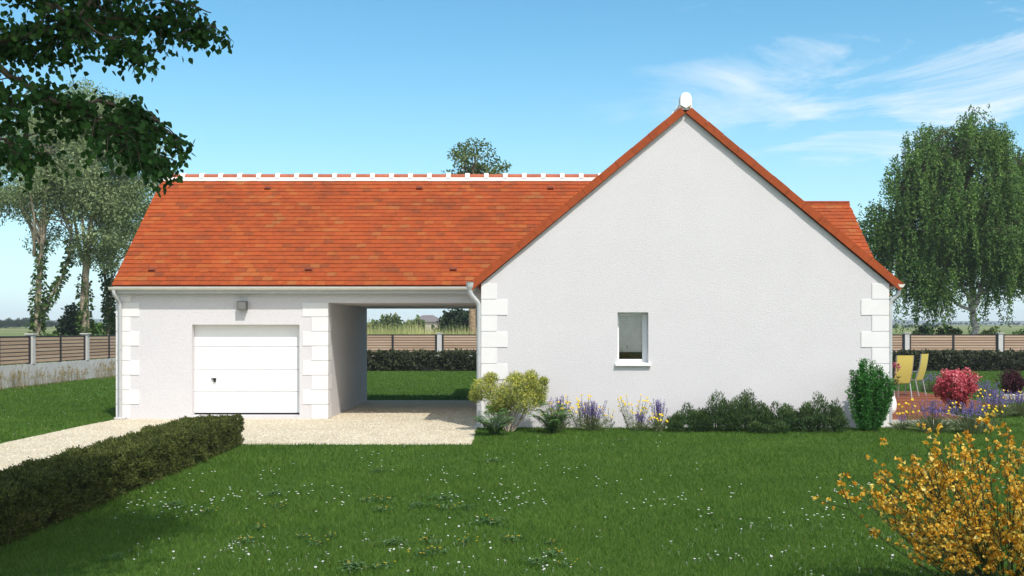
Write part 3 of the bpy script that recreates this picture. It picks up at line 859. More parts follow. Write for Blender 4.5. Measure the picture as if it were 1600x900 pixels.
def simple_bush(name, label, cat, base, R_, nclump, cr, per, L, W, mat, stem=M_TWIG, group=None, fill=.35, trunk=0.05, nst=6, lift=.0, squash=.85):
    x, y, z = base
    t = thing(name, label, cat, base, group)
    c = (x, y, z+lift+R_[2]*.85)
    cc = shell(nclump, c, R_, fill, -.85)
    cc[:, 2] = np.maximum(cc[:, 2], z+cr*.5)
    mb = MB(); crown(mb, cc, np.full(len(cc), cr)*rng.uniform(.75, 1.3, len(cc)), per, L, W, squash)
    mb.build('foliage', mat, t)
    mb = MB()
    for i in range(nst):
        q = cc[rng.integers(len(cc))]
        limb(mb, (x+rng.normal(0, .04), y+rng.normal(0, .04), z-.02), q, trunk, trunk*.3, .05)
    mb.build('stem', stem, t)
    return t

# ---- trees behind the left fence (grey-green crowns on bare, ivy-clad limbs)
def ivy_tree(label, px, Y, forks, crown_c, crown_r, ncl, scale=1.0):
    x = gx(px, Y); z0 = gz(x, Y)
    t = thing('tall_tree', label, 'tree', (x, Y, z0), 'tall grey-green trees beyond the left fence')
    tr = MB(); iv = MB()
    cc = shell(ncl, crown_c, crown_r, .45)
    for (pts, r0, r1, ivy_to) in forks:
        P = np.array(pts, float)
        # resample smoothly
        tt = np.linspace(0, len(P)-1, (len(P)-1)*5+1)
        Q = np.stack([np.interp(tt, np.arange(len(P)), P[:, k]) for k in range(3)], axis=1)
        Q[1:-1] += rng.normal(0, .02, (len(Q)-2, 3))
        rad = np.linspace(r0, r1, len(Q))
        tr.tube(Q, rad, 8, .5, caps=False)
        for i in range(len(Q)-1):
            if Q[i][2]-z0 > ivy_to: break
            n = int(150*np.linalg.norm(Q[i+1]-Q[i])*(1.15-.75*(Q[i][2]-z0)/max(ivy_to, .1)))
            if n < 1: continue
            u = rng.uniform(0, 1, n)[:, None]; a = rng.uniform(0, 2*np.pi, n)
            off = np.stack([np.cos(a), np.sin(a), rng.normal(0, .3, n)], axis=1)
            P_ = Q[i]+(Q[i+1]-Q[i])*u+off*(rad[i]+np.abs(rng.normal(.02, .085, n)))[:, None]
            iv.leaves(P_, off+unit(n)*.5+np.array([0, 0, -.5]), off+unit(n)*.3, .20*rng.uniform(.7, 1.3, n), .16, rng.uniform(0, 1, n))
        # branches from the upper half of this fork into the crown
        e = Q[-1]
        near = cc[np.argsort(np.linalg.norm(cc-e, axis=1))[:9]]
        for q in near: limb(tr, Q[-1-int(rng.integers(0, 3))], q, r1*.75, .02, .05, 5, 5)
    tr.build('trunk', M_BARK, t, smooth=True)
    if iv.v: iv.build('ivy', M_L_IVY, t)
    cr = MB(); crown(cr, cc, rng.uniform(.55, 1.15, ncl)*scale, 260, .17, .07, .7)
    cr.build('crown', M_L_EUC, t)
    return t
Y1 = 58.0
def T(px, py, Y=Y1, dy=0): return at(px, py, Y+dy)
ivy_tree('tall tree at the far left with bare forked limbs, ivy climbing its trunk', 58, Y1,
  [([T(58,524), T(59,470), T(62,420), T(67,375)], .20, .12, 7.5),
   ([T(67,375), T(68,330), T(74,270), T(80,220)], .10, .05, 3),
   ([T(62,420), T(55,390), T(50,360), T(36,335), T(30,310)], .09, .04, 0),
   ([T(60,500), T(80,465,dy=.6), T(98,430,dy=1), T(110,390,dy=1.2), T(112,350,dy=1.2)], .12, .06, 7),
   ([T(53,400), T(54,350,dy=-1), T(47,300,dy=-1), T(45,250,dy=-1)], .085, .04, 0)],
  T(22, 270), (4.6, 3.2, 2.7), 95)
ivy_tree('tall tree nearest the house with the densest grey-green crown and a thick ivy-clad trunk', 133, Y1+2,
  [([T(133,524,Y1+2), T(132,470,Y1+2), T(134,425,Y1+2), T(140,370,Y1+2)], .27, .18, 5),
   ([T(134,425,Y1+2), T(124,385,Y1+2), T(117,340,Y1+2), T(112,300,Y1+2)], .12, .06, 0),
   ([T(140,370,Y1+2), T(146,320,Y1+2), T(150,270,Y1+2), T(148,220,Y1+2)], .14, .06, 0),
   ([T(136,410,Y1+2), T(142,350,Y1+2,-1), T(165,300,Y1+2,-1)], .10, .05, 0)],
  T(150, 268, Y1+2), (4.1, 3.4, 5.3), 290)
ivy_tree('slim tall tree half hidden by the garage roof edge, ivy on its twin stems', 170, Y1+7,
  [([T(170,522,Y1+7), T(168,480,Y1+7), T(164,430,Y1+7), T(160,400,Y1+7)], .13, .08, 6.4),
   ([T(170,500,Y1+7), T(174,450,Y1+7), T(174,400,Y1+7)], .10, .07, 6),
   ([T(174,400,Y1+7), T(185,380,Y1+7), T(195,360,Y1+7)], .10, .05, 0),
   ([T(174,420,Y1+7), T(186,405,Y1+7), T(200,398,Y1+7)], .10, .05, 0)],
  T(205, 315, Y1+7), (2.4, 2.4, 3.0), 60)
ivy_tree('tall tree seen highest at the back of the left group, crown behind the hanging branch', 137, Y1+12,
  [([T(137,520,Y1+12), T(136,430,Y1+12), T(128,330,Y1+12), T(115,240,Y1+12)], .13, .06, 3)],
  T(95, 225, Y1+12), (4.4, 3.0, 3.6), 110)

rng = np.random.default_rng(5)
# ---- tree seen over the garage roof; its trunk shows through the carport
Yt = 64.0; xt = gx(739, Yt); zt = gz(xt, Yt)
t = thing('round_tree', 'round-topped tree behind the house, its top rising over the garage ridge', 'tree', (xt, Yt, zt))
mb = MB(); cc = shell(190, (xt, Yt, 10.3), (2.3, 2.2, 3.3), .3)
crown(mb, cc, rng.uniform(.4, .75, 190), 260, .17, .11, .7); mb.build('crown', M_L_MID, t)
mb = MB(); mb.tube([(xt, Yt, zt-.1), (xt-.05, Yt, 3), (xt+.1, Yt, 6.5), (xt, Yt, 9.5), (xt, Yt, 12)], [.27, .22, .17, .10, .03], 10)
for q in cc[::3]: limb(mb, (xt, Yt, rng.uniform(6.5, 10)), q, .07, .015, .05, 5, 5)
mb.build('trunk', M_PINEBARK, t, smooth=True)

# ---- weeping birch
rng = np.random.default_rng(21)
Yb = 63.0; xb = gx(1522, Yb); zb = gz(xb, Yb)
t = thing('weeping_birch', 'tall weeping birch with white forked stems, right of the house beyond the back fence', 'tree', (xb, Yb, zb))
tr = MB(); cr = MB(); bw = MB()
skirt = [(1428,455),(1440,470),(1455,470),(1470,465),(1488,462),(1505,455),(1545,440),(1562,435),(1580,425),(1415,430),(1448,440),(1476,440),(1600,420)]
mains = [([(1522,524),(1521,480),(1515,420),(1508,330),(1502,240),(1500,200)], .22, .04),
         ([(1519,490),(1532,450),(1545,400),(1556,330),(1568,270),(1572,235)], .16, .04),
         ([(1520,470),(1496,440),(1478,400),(1455,340),(1440,290),(1438,250)], .14, .04),
         ([(1520,485),(1490,470),(1455,440),(1425,390),(1400,350)], .10, .03),
         ([(1530,460),(1560,440),(1590,400),(1612,350),(1620,300)], .11, .03)]
nodes = []
for pts, r0, r1 in mains:
    dy = rng.uniform(-1.5, 1.5)
    P = np.array([at(px, py, Yb+dy*i/len(pts)) for i, (px, py) in enumerate(pts)])
    tt = np.linspace(0, len(P)-1, (len(P)-1)*5+1)
    Q = np.stack([np.interp(tt, np.arange(len(P)), P[:, k]) for k in range(3)], axis=1)
    Q[1:-1] += rng.normal(0, .06, (len(Q)-2, 3))
    tr.tube(Q, np.linspace(r0, r1, len(Q)), 8, .5, caps=False)
    nodes += [(q, i/len(Q)) for i, q in enumerate(Q) if i > 6]
C0 = np.array(at(1494, 335, Yb)); CR = np.array([5.9, 4.6, 7.7])
ends = []
def inside(q):
    v = (q-C0)/CR
    # narrower and lumpy towards the top, ragged underneath
    k = 1.0 - .18*max(0, v[2]) + .20*noise.noise(Vector(q*.38)+Vector((3, 1, 0))) + .12*noise.noise(Vector(q*.9))
    return math.sqrt(v[0]**2+v[1]**2+v[2]**2) < k
for q, f in nodes:
    for k in range(9):
        d = unit(1)[0]*np.array([1, 1, .6])+np.array([0, 0, .42])
        L = rng.uniform(1.4, 5.2)
        e = q+d*L
        if not inside(e): continue
        P = limb(bw, q, e, .04, .012, .12, 5, 5)
        ends += [P[2], P[3], P[4], e, (P[4]+e)/2]
for px, py in skirt:
    for _ in range(3): ends.append(np.array(at(px+rng.normal(0, 8), py+rng.normal(0, 10), Yb+rng.normal(0, 1.2))))
for e in ends:
    for s in range(3):
        L = rng.uniform(.5, 2.6)
        b0 = e+rng.normal(0, .32, 3)*np.array([1, 1, .5])
        if not inside(b0): continue
        # open holes between the curtains
        if noise.noise(Vector(b0*.55)+Vector((7, 2, 5))) < -.13: continue
        # the forked stems stay in view under the crown
        if abs(b0[0]-xb+.1) < 1.6 and b0[2] < 6.6 and rng.random() < .45: continue
        n = int(23*L)
        u = np.sort(rng.uniform(0, 1, n))
        drift = rng.normal(0, .14, 2)
        P = b0+np.stack([drift[0]*u*L, drift[1]*u*L, .15*np.sin(u*3)-u*L], axis=1)+rng.normal(0, .06, (n, 3))
        D = unit(n)*.8+np.array([0, 0, -.7])
        tone = rng.normal(.5, .17)
        cr.leaves(P, D, unit(n)+np.array([.15, -.3, .5]), .135*rng.uniform(.7, 1.3, n), .09, np.clip(tone+rng.normal(0, .2, n), 0, 1))
tr.build('trunk', M_BIRCH, t, smooth=True); bw.build('branches', M_TWIG, t, smooth=True)
cr.build('crown', M_L_BIRCH, t)

rng = np.random.default_rng(33)
# ---- near tree whose branches hang into the upper left corner
tx, ty = -5.3, 5.6
t = thing('overhanging_tree', 'broadleaf tree close by, its dark leafy branches hanging in from the top left', 'tree', (tx, ty, 0))
tr = MB(); cr = MB()
tr.tube([(tx, ty, -.05), (tx+.05, ty+.05, 1.0), (tx+.15, ty+.15, 2.2), (tx+.4, ty+.3, 3.6), (tx+.9, ty+.4, 5.4), (tx+1.3, ty+.5, 7.6)], [.30, .24, .20, .17, .11, .04], 12)
cc = shell(84, (-3.9, 5.9, 7.0), (2.4, 2.3, 2.4), .25)
for q in cc[::4]: limb(tr, (tx+.9+rng.normal(0, .1), ty+.4, rng.uniform(4, 6.5)), q, .05, .012, .05, 5, 5)
c2 = shell(64, (-2.05, 4.7, 6.7), (1.45, 1.5, 1.2), .2)
limb(tr, (tx+.9, ty+.4, 5.2), (-2.05, 4.7, 6.7), .07, .02, .08, 7, 6)
for q in c2[::5]: limb(tr, (-2.6, 4.9, 6.5), q, .03, .01, .05, 5, 5)
cc = np.concatenate([cc, c2])
crown(cr, cc, rng.uniform(.45, .75, len(cc)), 900, .08, .066, .8)
def spray(pix, Y0, Y1_, r0, r1, dens, spread, lf=.052, twl=.35, droop=.25, start=0):
    """a leafy branch through the given points, twigs with leaves along it"""
    m_ = len(pix)
    P = np.array([at(px, py, Y0+(Y1_-Y0)*i/(m_-1)) for i, (px, py) in enumerate(pix)])
    tt = np.linspace(0, m_-1, (m_-1)*6+1)
    Q = np.stack([np.interp(tt, np.arange(m_), P[:, k]) for k in range(3)], axis=1)
    Q[1:-1] += rng.normal(0, .008, (len(Q)-2, 3))
    tr.tube(Q, np.linspace(r0, r1, len(Q)), 8, .5, caps=False)
    for i in range(start, len(Q)-1):
        k = rng.poisson(dens*.5)
        for _ in range(k):
            b0 = Q[i]+(Q[i+1]-Q[i])*rng.uniform()
            d = unit(1)[0]*np.array([1, 1.3, .8]); d[2] -= droop
            L = twl*rng.uniform(.4, 1.2)*spread
            e = b0+d*L; e[2] -= .15*L
            mid = (b0+e)/2+np.array([0, 0, .04*L])
            tr.tube([b0, mid, e], [.005, .0035, .002], 4, .5, caps=False)
            n = int(rng.integers(9, 17))
            u = rng.uniform(.25, 1.05, n)[:, None]
            Pl = b0*(1-u)+e*u+rng.normal(0, .035, (n, 3))
            D = unit(n)*.7+np.array([0, 0, -.75])+d*.2
            Nn = unit(n)*.8+np.array([.2, -.6, .3])
            tone = rng.normal(.36, .18)
            cr.leaves(Pl, D, Nn, lf*rng.uniform(.7, 1.2, n), lf*.86*rng.uniform(.8, 1.1, n), np.clip(tone+rng.normal(0, .2, n), 0, 1), .12)
spray([(-150,80),(0,62),(60,52),(120,25),(165,-20)], 6.9, 7.6, .026, .01, 3.0, 1.0)
spray([(-60,70),(40,62),(100,38),(160,28),(230,25),(290,30),(338,42)], 7.2, 8.0, .02, .004, 3.0, .62)
spray([(40,-60),(130,-25),(200,-5),(270,0),(330,20)], 7.3, 7.9, .018, .004, 3.4, .8)
spray([(-20,-40),(40,-10),(90,10),(150,48),(200,72),(215,80)], 7.0, 7.6, .02, .003, 2.6, .55)
spray([(60,-60),(120,-20),(170,20),(230,45),(290,55)], 7.6, 8.1, .02, .003, 2.8, .55)
spray([(-200,20),(-60,70),(0,105),(35,130),(75,155),(120,160),(170,160),(215,172),(245,200)], 6.7, 7.7, .03, .005, 1.7, .65, start=14)
spray([(75,155),(130,175),(180,195),(225,220),(240,255)], 7.1, 7.7, .018, .004, 3.6, .7)
spray([(120,165),(170,195),(215,225),(225,262)], 7.2, 7.5, .012, .003, 4.0, .7)
spray([(200,166),(240,185),(275,215),(288,245),(272,280)], 7.5, 7.8, .009, .003, 1.7, .35)
spray([(200,166),(236,180),(262,200),(292,228)], 7.5, 7.8, .009, .003, 1.2, .3)
spray([(-100,90),(0,140),(30,170),(45,205),(40,240)], 6.9, 7.2, .02, .004, 2.6, .8)
spray([(-100,180),(-40,200),(10,220),(30,250)], 6.8, 7.0, .02, .004, 2.6, .75)
spray([(-60,40),(0,70),(45,85),(80,84)], 7.1, 7.4, .02, .003, 2.2, .4)
tr.build('trunk', M_TWIG, t, smooth=True)
cr.build('crown', M_L_NEAR, t)

# ---- hedges
def hedge(name, label, x0, x1, y0, y1, h, per_m2, L, W, mat, lump=.05, tuft=1.0, base_open=0.0):
    t = thing(name, label, 'hedge', ((x0+x1)/2, (y0+y1)/2, 0))
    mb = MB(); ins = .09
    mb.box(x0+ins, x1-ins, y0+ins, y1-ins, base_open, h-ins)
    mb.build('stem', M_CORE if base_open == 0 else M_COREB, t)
    mb = MB()
    faces = [((x0, y0, 0), (x1-x0, 0, 0), (0, 0, h), (0, -1, 0)), ((x0, y1, 0), (x1-x0, 0, 0), (0, 0, h), (0, 1, 0)),
             ((x0, y0, 0), (0, y1-y0, 0), (0, 0, h), (-1, 0, 0)), ((x1, y0, 0), (0, y1-y0, 0), (0, 0, h), (1, 0, 0)),
             ((x0, y0, h), (x1-x0, 0, 0), (0, y1-y0, 0), (0, 0, 1))]
    for o_, u, v, nn in faces:
        o_, u, v, nn = (np.array(a_, float) for a_ in (o_, u, v, nn))
        A = np.linalg.norm(u)*np.linalg.norm(v); nt_ = int(A*per_m2/10)
        a_ = rng.uniform(0, 1, (nt_, 1)); b_ = rng.uniform(0, 1, (nt_, 1))
        C = o_+u*a_+v*b_
        ln = np.array([.8*noise.noise(Vector(c*3.2)) + .9*noise.noise(Vector(c*9.0)) for c in C])
        C = C+nn*(ln*lump)[:, None]
        tone = np.clip(.45+.25*ln+rng.normal(0, .12, nt_), 0, 1)
        # every tuft is a fan of ten small sprays
        k = 10
        P = np.repeat(C, k, axis=0)+rng.normal(0, L*.45, (nt_*k, 3))
        D = nn*.75+unit(nt_*k)*.85+np.array([0, 0, .35])
        mb.leaves(P, D, unit(nt_*k), L*rng.uniform(.6, 1.3, nt_*k), W*rng.uniform(.7, 1.3, nt_*k), np.clip(np.repeat(tone, k)+rng.normal(0, .16, nt_*k), 0, 1))
    mb.build('foliage', mat, t)
    return t
hedge('clipped_hedge', 'low clipped dark hedge between the gravel drive and the front lawn', -5.42, -4.66, 8.4, 18.2, .47, 9500, .034, .013, M_HEDGE, .07)
hedge('clipped_hedge', 'long low clipped hedge along the foot of the back fence', FX+1.2, 34, 51.6, 52.6, .80, 330, .15, .09, M_HEDGEB, .07)

# ---- shrubs and flowers along the gable
Yw = 20.85
def fernlike(name, label, px, py, R_, n=19):
    x, y, z = on_ground(px, py)
    t = thing(name, label, 'fern', (x, y, 0), 'ferns at the foot of the gable wall')
    mb = MB(); st = MB()
    for i in range(n):
        a = 2*math.pi*i/n+rng.normal(0, .15); up = rng.uniform(.65, 1.25)
        L = R_*rng.uniform(.8, 1.15)
        u = np.linspace(0, 1, 26)
        h = np.array([math.cos(a), math.sin(a), 0])
        Q = np.array([x, y, 0])+h*(u*L*(1.15-.45*up))[:, None]+np.array([0, 0, 1.])*(L*up*(u*1.75-1.0*u**2.3))[:, None]
        st.tube(Q[::5], np.linspace(.006, .002, len(Q[::5])), 4)
        S = np.array([-h[1], h[0], 0])
        for k in range(2, 26):
            for s in (-1, 1):
                wl = .30*L*math.sin(min(1, (1-u[k])*1.5+.05)*math.pi/2)*(.5+.5*min(1, u[k]*4))
                mb.leaves(Q[k:k+1], (S*s+h*.35+np.array([0, 0, -.12]))[None], np.array([[0, 0, 1.]])+rng.normal(0, .15, (1, 3)), wl*.8, .034, np.array([np.clip(rng.normal(.45, .2), 0, 1)]))
    mb.build('frond', M_FERN, t); st.build('stalk', M_STEMG, t)
    return t
# golden shrub
x, y, z = on_ground(795, 668); y = 20.7; x = gx(796, y)
t = thing('golden_shrub', 'yellow-green shrub with many stems standing by the left corner of the gable', 'shrub', (x, y, 0))
mb = MB()
lob = [(-.52, 0, .82, .26), (-.36, .05, 1.02, .16), (-.2, -.1, .68, .30), (.1, -.05, .80, .33), (.38, 0, .86, .29), (.56, .1, .80, .22), (.12, .12, 1.02, .17), (.42, .1, 1.06, .15), (-.05, .1, .5, .25), (.3, -.15, .58, .28), (.58, .05, .62, .18), (-.66, .05, .68, .15), (.68, 0, .98, .10), (-.3, .0, .45, .16)]
for a_, b_, c_, r_ in lob:
    n = int(9000*r_**1.3)
    P = ballpts(n, r_)*np.array([1, 1, .9])+np.array([x+a_, y+b_, c_])
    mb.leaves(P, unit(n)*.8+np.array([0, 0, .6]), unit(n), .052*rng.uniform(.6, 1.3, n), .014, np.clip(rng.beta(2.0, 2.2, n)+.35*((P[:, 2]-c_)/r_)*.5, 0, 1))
mb.build('foliage', M_GOLDL, t)
mb = MB()
for i in range(16):
    q = lob[i % len(lob)]; limb(mb, (x+rng.normal(0.05, .06), y+rng.normal(0, .05), -.02), (x+q[0]*.8, y+q[1], q[2]*.9), .016, .004, -.03)
mb.build('stem', M_BARK, t)
fernlike('fern', 'green fern nearest the gravel, below the yellow-green shrub', 772, 681, .52)
fernlike('fern', 'green fern further along the wall, left of the purple and yellow flowers', 862, 678, .58, 21)

def lavender(label, x, y, h=.55, w=.32, nsp=40, nlf=220, flop=.8, lfw=.010, group='lavender clumps around the house'):
    t = thing('lavender', label, 'lavender', (x, y, 0), group)
    mb = MB()
    a = rng.uniform(0, 2*np.pi, nlf); rr = rng.uniform(.2, 1, nlf)
    D = np.stack([np.cos(a)*rr*flop, np.sin(a)*rr*flop, rng.uniform(.35, 1, nlf)], axis=1)*(h*.62)
    P = np.array([x, y, 0])+np.stack([np.cos(a)*rr*w*.35, np.sin(a)*rr*w*.35, np.zeros(nlf)], axis=1)
    for f0, f1 in ((0, .55), (.5, 1.0)):
        dr = D*(f1-f0); dr[:, 2] -= h*.22*f0*rr
        mb.leaves(P+D*f0, dr, unit(nlf), np.linalg.norm(dr, axis=1)*1.15, lfw, np.clip(rng.normal(.45, .25, nlf), 0, 1))
    mb.build('foliage', M_LAVL, t)
    st = MB(); fl = MB()
    for i in range(nsp):
        an = rng.uniform(0, 2*np.pi); r_ = rng.uniform(0, 1)*w
        b0 = np.array([x+.3*r_*math.cos(an), y+.3*r_*math.sin(an), 0]); e = np.array([x+r_*math.cos(an), y+r_*math.sin(an)*.8, h*rng.uniform(.72, 1.05)])
        st.tube([b0, (b0+e)/2+[0, 0, .04], e], .003, 3, .5, caps=False)
        n = 16; u = rng.uniform(.62, 1.02, n)[:, None]
        fl = MB(); fl.leaves(b0+(e-b0)*u+rng.normal(0, .008, (n, 3)), unit(n)+np.array([0, 0, .5]), unit(n), .024, .018, np.clip(rng.normal(.5, .25, n), 0, 1)); fl.build('flower_spike', M_LAVF, t)
    st.build('stalk', M_STEMG, t)
    return t
def coreopsis(label, x, y, h=.6, w=.35, n=26, fl_size=.042):
    t = thing('yellow_flowers', label, 'flowers', (x, y, 0), 'yellow flower clumps around the house')
    st = MB(); fl = MB(); lf = MB()
    for i in range(n):
        an = rng.uniform(0, 2*np.pi); r_ = math.sqrt(rng.uniform(0, 1))*w
        b0 = np.array([x+.4*r_*math.cos(an), y+.4*r_*math.sin(an), 0]); e = np.array([x+r_*math.cos(an), y+r_*math.sin(an)*.7, h*rng.uniform(.5, 1.05)])
        st.tube([b0, (b0+e)/2+[0, 0, .03], e], .003, 3, .5, caps=False)
        k = 7; a = np.linspace(0, 2*np.pi, k, endpoint=False)
        ax = np.array([rng.normal(0, .4), -.8, .7]); ax /= np.linalg.norm(ax)
        U = np.cross(ax, [1, 0, 0]); U /= np.linalg.norm(U); V_ = np.cross(ax, U)
        D = np.cos(a)[:, None]*U+np.sin(a)[:, None]*V_
        fl = MB(); fl.leaves(np.repeat(e[None], k, 0), D, np.repeat(ax[None], k, 0), fl_size*.6, fl_size*.55, np.clip(rng.normal(.6, .2, k), 0, 1)); fl.build('flower', M_YEL, t)
        m_ = 10; u = rng.uniform(.05, .8, m_)[:, None]
        lf.leaves(b0+(e-b0)*u, unit(m_)+np.array([0, 0, .6]), unit(m_), .07, .012, rng.uniform(0, 1, m_))
    st.build('stalk', M_STEMG, t); lf.build('foliage', M_LAVL, t)
    return t
def wx(px): return gx(px, Yw)
lavender('tall lavender right behind the second fern, palest of the wall row', wx(876), 21.0, .66, .26, 30, 160)
coreopsis('yellow flowers right behind the second fern', wx(868), 20.9, .55, .3, 22)
lavender('lavender clump under the window side of the second fern, thick with purple spikes', wx(925), 20.75, .58, .30, 60, 190)
coreopsis('yellow flowers above the thick lavender left of the bare wall gap', wx(912), 20.9, .68, .42, 34)
coreopsis('yellow flowers right of the bare wall gap, below the window', wx(992), 20.9, .66, .34, 30)
lavender('faded low lavender under the window, palest and shortest', wx(1000), 20.8, .34, .24, 18, 150)
lavender('lavender with upright purple spikes against the first dark conifer', wx(1028), 20.8, .62, .20, 34, 130)
coreopsis('low yellow flowers at the foot of the upright lavender by the conifers', wx(1026), 20.6, .34, .24, 14)
coreopsis('sparse yellow flowers just right of the thick lavender', wx(950), 20.9, .45, .14, 8, .03)
# dark dwarf conifers
def conifer(label, px, w, h, Y=20.75, n=4200, group='dwarf conifers along the gable wall'):
    x = gx(px, Y); t = thing('dwarf_conifer', label, 'conifer', (x, Y, 0), group)
    mb = MB(); nl = max(7, int(26*w*h)+5); lobes = []
    for i in range(nl):
        a_ = rng.uniform(-1, 1); hz = h*(1-.5*a_**2)*rng.uniform(.45, .97)
        lobes.append((x+a_*w*.42, Y+rng.uniform(-.22, .22), hz*.62, .10+.05*rng.uniform(), hz*.42))
    lobes += [(x+a_*w*.42, Y-.25, h*.2, .15, h*.2) for a_ in (-.8, -.3, .25, .75)]
    for lx_, ly_, lz_, r_, hh in lobes:
        m_ = int(n/nl*1.5)
        U = unit(m_)*(rng.uniform(.35, 1, m_)**.5)[:, None]
        P = np.array([lx_, ly_, lz_])+U*np.array([r_, r_, hh])
        P[:, 2] = np.maximum(P[:, 2], .01)
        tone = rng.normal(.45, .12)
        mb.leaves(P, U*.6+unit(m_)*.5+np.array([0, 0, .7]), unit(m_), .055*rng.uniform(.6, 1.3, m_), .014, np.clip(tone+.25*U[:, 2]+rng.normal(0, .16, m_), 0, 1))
    mb.build('foliage', M_CONIF, t)
    mb = MB()
    for lx_, ly_, lz_, r_, hh in lobes[::2]: limb(mb, (x+(lx_-x)*.6, Y, -.02), (lx_, ly_, lz_), .018, .006, 0)
    mb.build('stem', M_TWIG, t)
    return t
conifer('dark dwarf conifer at the left end of its row, low and broad', 1076, .92, .58)
conifer('dark dwarf conifer with a tall rounded top, second in its row', 1122, .84, .82)
conifer('dark dwarf conifer in the middle of its row, tallest of all', 1168, .86, .86)
conifer('low dark dwarf conifer in front of the middle of its row', 1198, .66, .38, 20.45, 1800)
conifer('dark dwarf conifer sloping down at the right end of the joined row', 1218, .86, .62)
conifer('dark dwarf conifer standing apart, left of the bright green upright shrub', 1284, 1.0, .78, 20.6, 5200)

# bright green upright shrub
x = gx(1356, 20.75); y = 20.75
t = thing('upright_shrub', 'bright green upright shrub with bristly stems at the right corner of the gable', 'shrub', (x, y, 0))
mb = MB(); st = MB()
for i in range(64):
    a_ = rng.uniform(0, 2*np.pi); r_ = math.sqrt(rng.uniform(0, 1))
    top = np.array([x+.50*r_*math.cos(a_), y+.26*r_*math.sin(a_), 0]); H = 1.50*(1-.30*r_**1.5)*rng.uniform(.72, 1.0)
    if math.cos(a_)*r_ < -.7: H *= .8
    b0 = np.array([x+.17*r_*math.cos(a_), y+.12*r_*math.sin(a_), 0]); e = top+[0, 0, H]
    c_ = (b0+e)/2+np.array([.14*r_*math.cos(a_), 0, 0])
    u = np.linspace(0, 1, 8)[:, None]; Q = (1-u)**2*b0+2*u*(1-u)*c_+u*u*e
    st.tube(Q, np.linspace(.009, .003, 8), 4, caps=False)
    n = int(230*H); v_ = rng.uniform(.06, 1, n)[:, None]
    P = (1-v_)**2*b0+2*v_*(1-v_)*c_+v_*v_*e
    aa = rng.uniform(0, 2*np.pi, n)
    P = P+rng.normal(0, .022, (n, 3)); D = np.stack([np.cos(aa), np.sin(aa), .6+rng.normal(0, .5, n)], axis=1)
    tone = rng.normal(.45, .13)
    mb.leaves(P, D, unit(n)+np.array([0, 0, 1.]), .068*rng.uniform(.5, 1.3, n), .019, np.clip(tone+rng.normal(0, .18, n), 0, 1))
mb.build('foliage', M_UPR, t); st.build('stem', M_STEMG, t)

# ------------------------------------------------------------------ terrace
tdeck = thing('terrace', 'red-brown timber terrace beside the right corner of the house', 'terrace', (8.7, 22.3, 0))
mb = MB()
def boards(x0, x1, y0, y1):
    yy = y0
    while yy < y1-.05:
        mb.box(x0, x1, yy, min(yy+.186, y1), .085, .115, float(rng.uniform(0, 1))); yy += .20
boards(7.70, 9.75, 22.25, 25.2); boards(8.95, 12.4, 25.2, 32.5)
mb.build('deck_boards', M_DECK, tdeck)
mb = MB(); mb.box(7.70, 9.85, 22.10, 22.24, 0, .10); mb.box(9.76, 9.88, 22.24, 25.1, 0, .10);
mb.build('edging', M_KERB, tdeck)
mb = MB(); mb.box(7.72, 9.7, 22.26, 25.19, 0, .07); mb.box(8.97, 12.38, 25.2, 32.48, 0, .07)  # solid dark slab added under the boards, stands in for shade in the gaps
mb.build('dark_underlay', M_ROOM, tdeck)
def chair(label, loc, rot):
    t = thing('garden_chair', label, 'chair', (0, 0, 0), 'mustard garden chairs on the terrace')
    bk = MB()
    # faces +Y; high slightly reclined sling back
    pts = []
    for i in range(9):
        v_ = i/8; z = .46+.74*v_; yy = -.20-.16*v_-.03*math.sin(v_*3.1)
        pts.append((yy, z))
    for i in range(8):
        (ya, za), (yb, zb_) = pts[i], pts[i+1]
        bk.add([(-.25, ya, za), (.25, ya, za), (.25, yb, zb_), (-.25, yb, zb_), (-.25, ya-.014, za), (.25, ya-.014, za), (.25, yb-.014, zb_), (-.25, yb-.014, zb_)], [(0,1,2,3),(5,4,7,6),(0,3,7,4),(1,5,6,2)])
    bk.add([(-.25, pts[-1][0], pts[-1][1]), (.25, pts[-1][0], pts[-1][1]), (.25, pts[-1][0]-.014, pts[-1][1]), (-.25, pts[-1][0]-.014, pts[-1][1])], [(0,1,2,3)])
    bk.build('backrest', M_CUSH, t)
    s = MB(); s.box(-.25, .25, -.20, .26, .44, .458); s.build('seat', M_CUSH, t, bevel=.006)
    fr = MB()
    for sx in (-1, 1):
        fr.tube([(sx*.265, -.20, .45)]+[(sx*.265, a_, b_) for a_, b_ in pts], .014, 6)
        fr.tube([(sx*.265, -.22, .45), (sx*.265, .28, .45)], .014, 6)
        fr.tube([(sx*.265, -.30, .70), (sx*.275, .05, .69), (sx*.27, .26, .64), (sx*.265, .28, .45)], .014, 6)
    fr.build('frame', M_ALU, t)
    for sx in (-1, 1):
        for y0_, y1_ in ((-.20, -.30), (.27, .31)):
            l = MB(); l.tube([(sx*.265, y0_, .46), (sx*.265, y1_, 0)], [.017, .015], 7); l.build('leg', M_ALU, t)
    t.location = loc; t.rotation_euler = (0, 0, rot)
    return t
chair('mustard yellow high-backed chair on the terrace, nearest the house corner, its back to us', (gx(1401, 28.5), 28.5, .115), R(16))
chair('mustard yellow high-backed chair on the terrace turned side-on behind the nearer one', (gx(1425, 30.3), 30.3, .115), R(48))
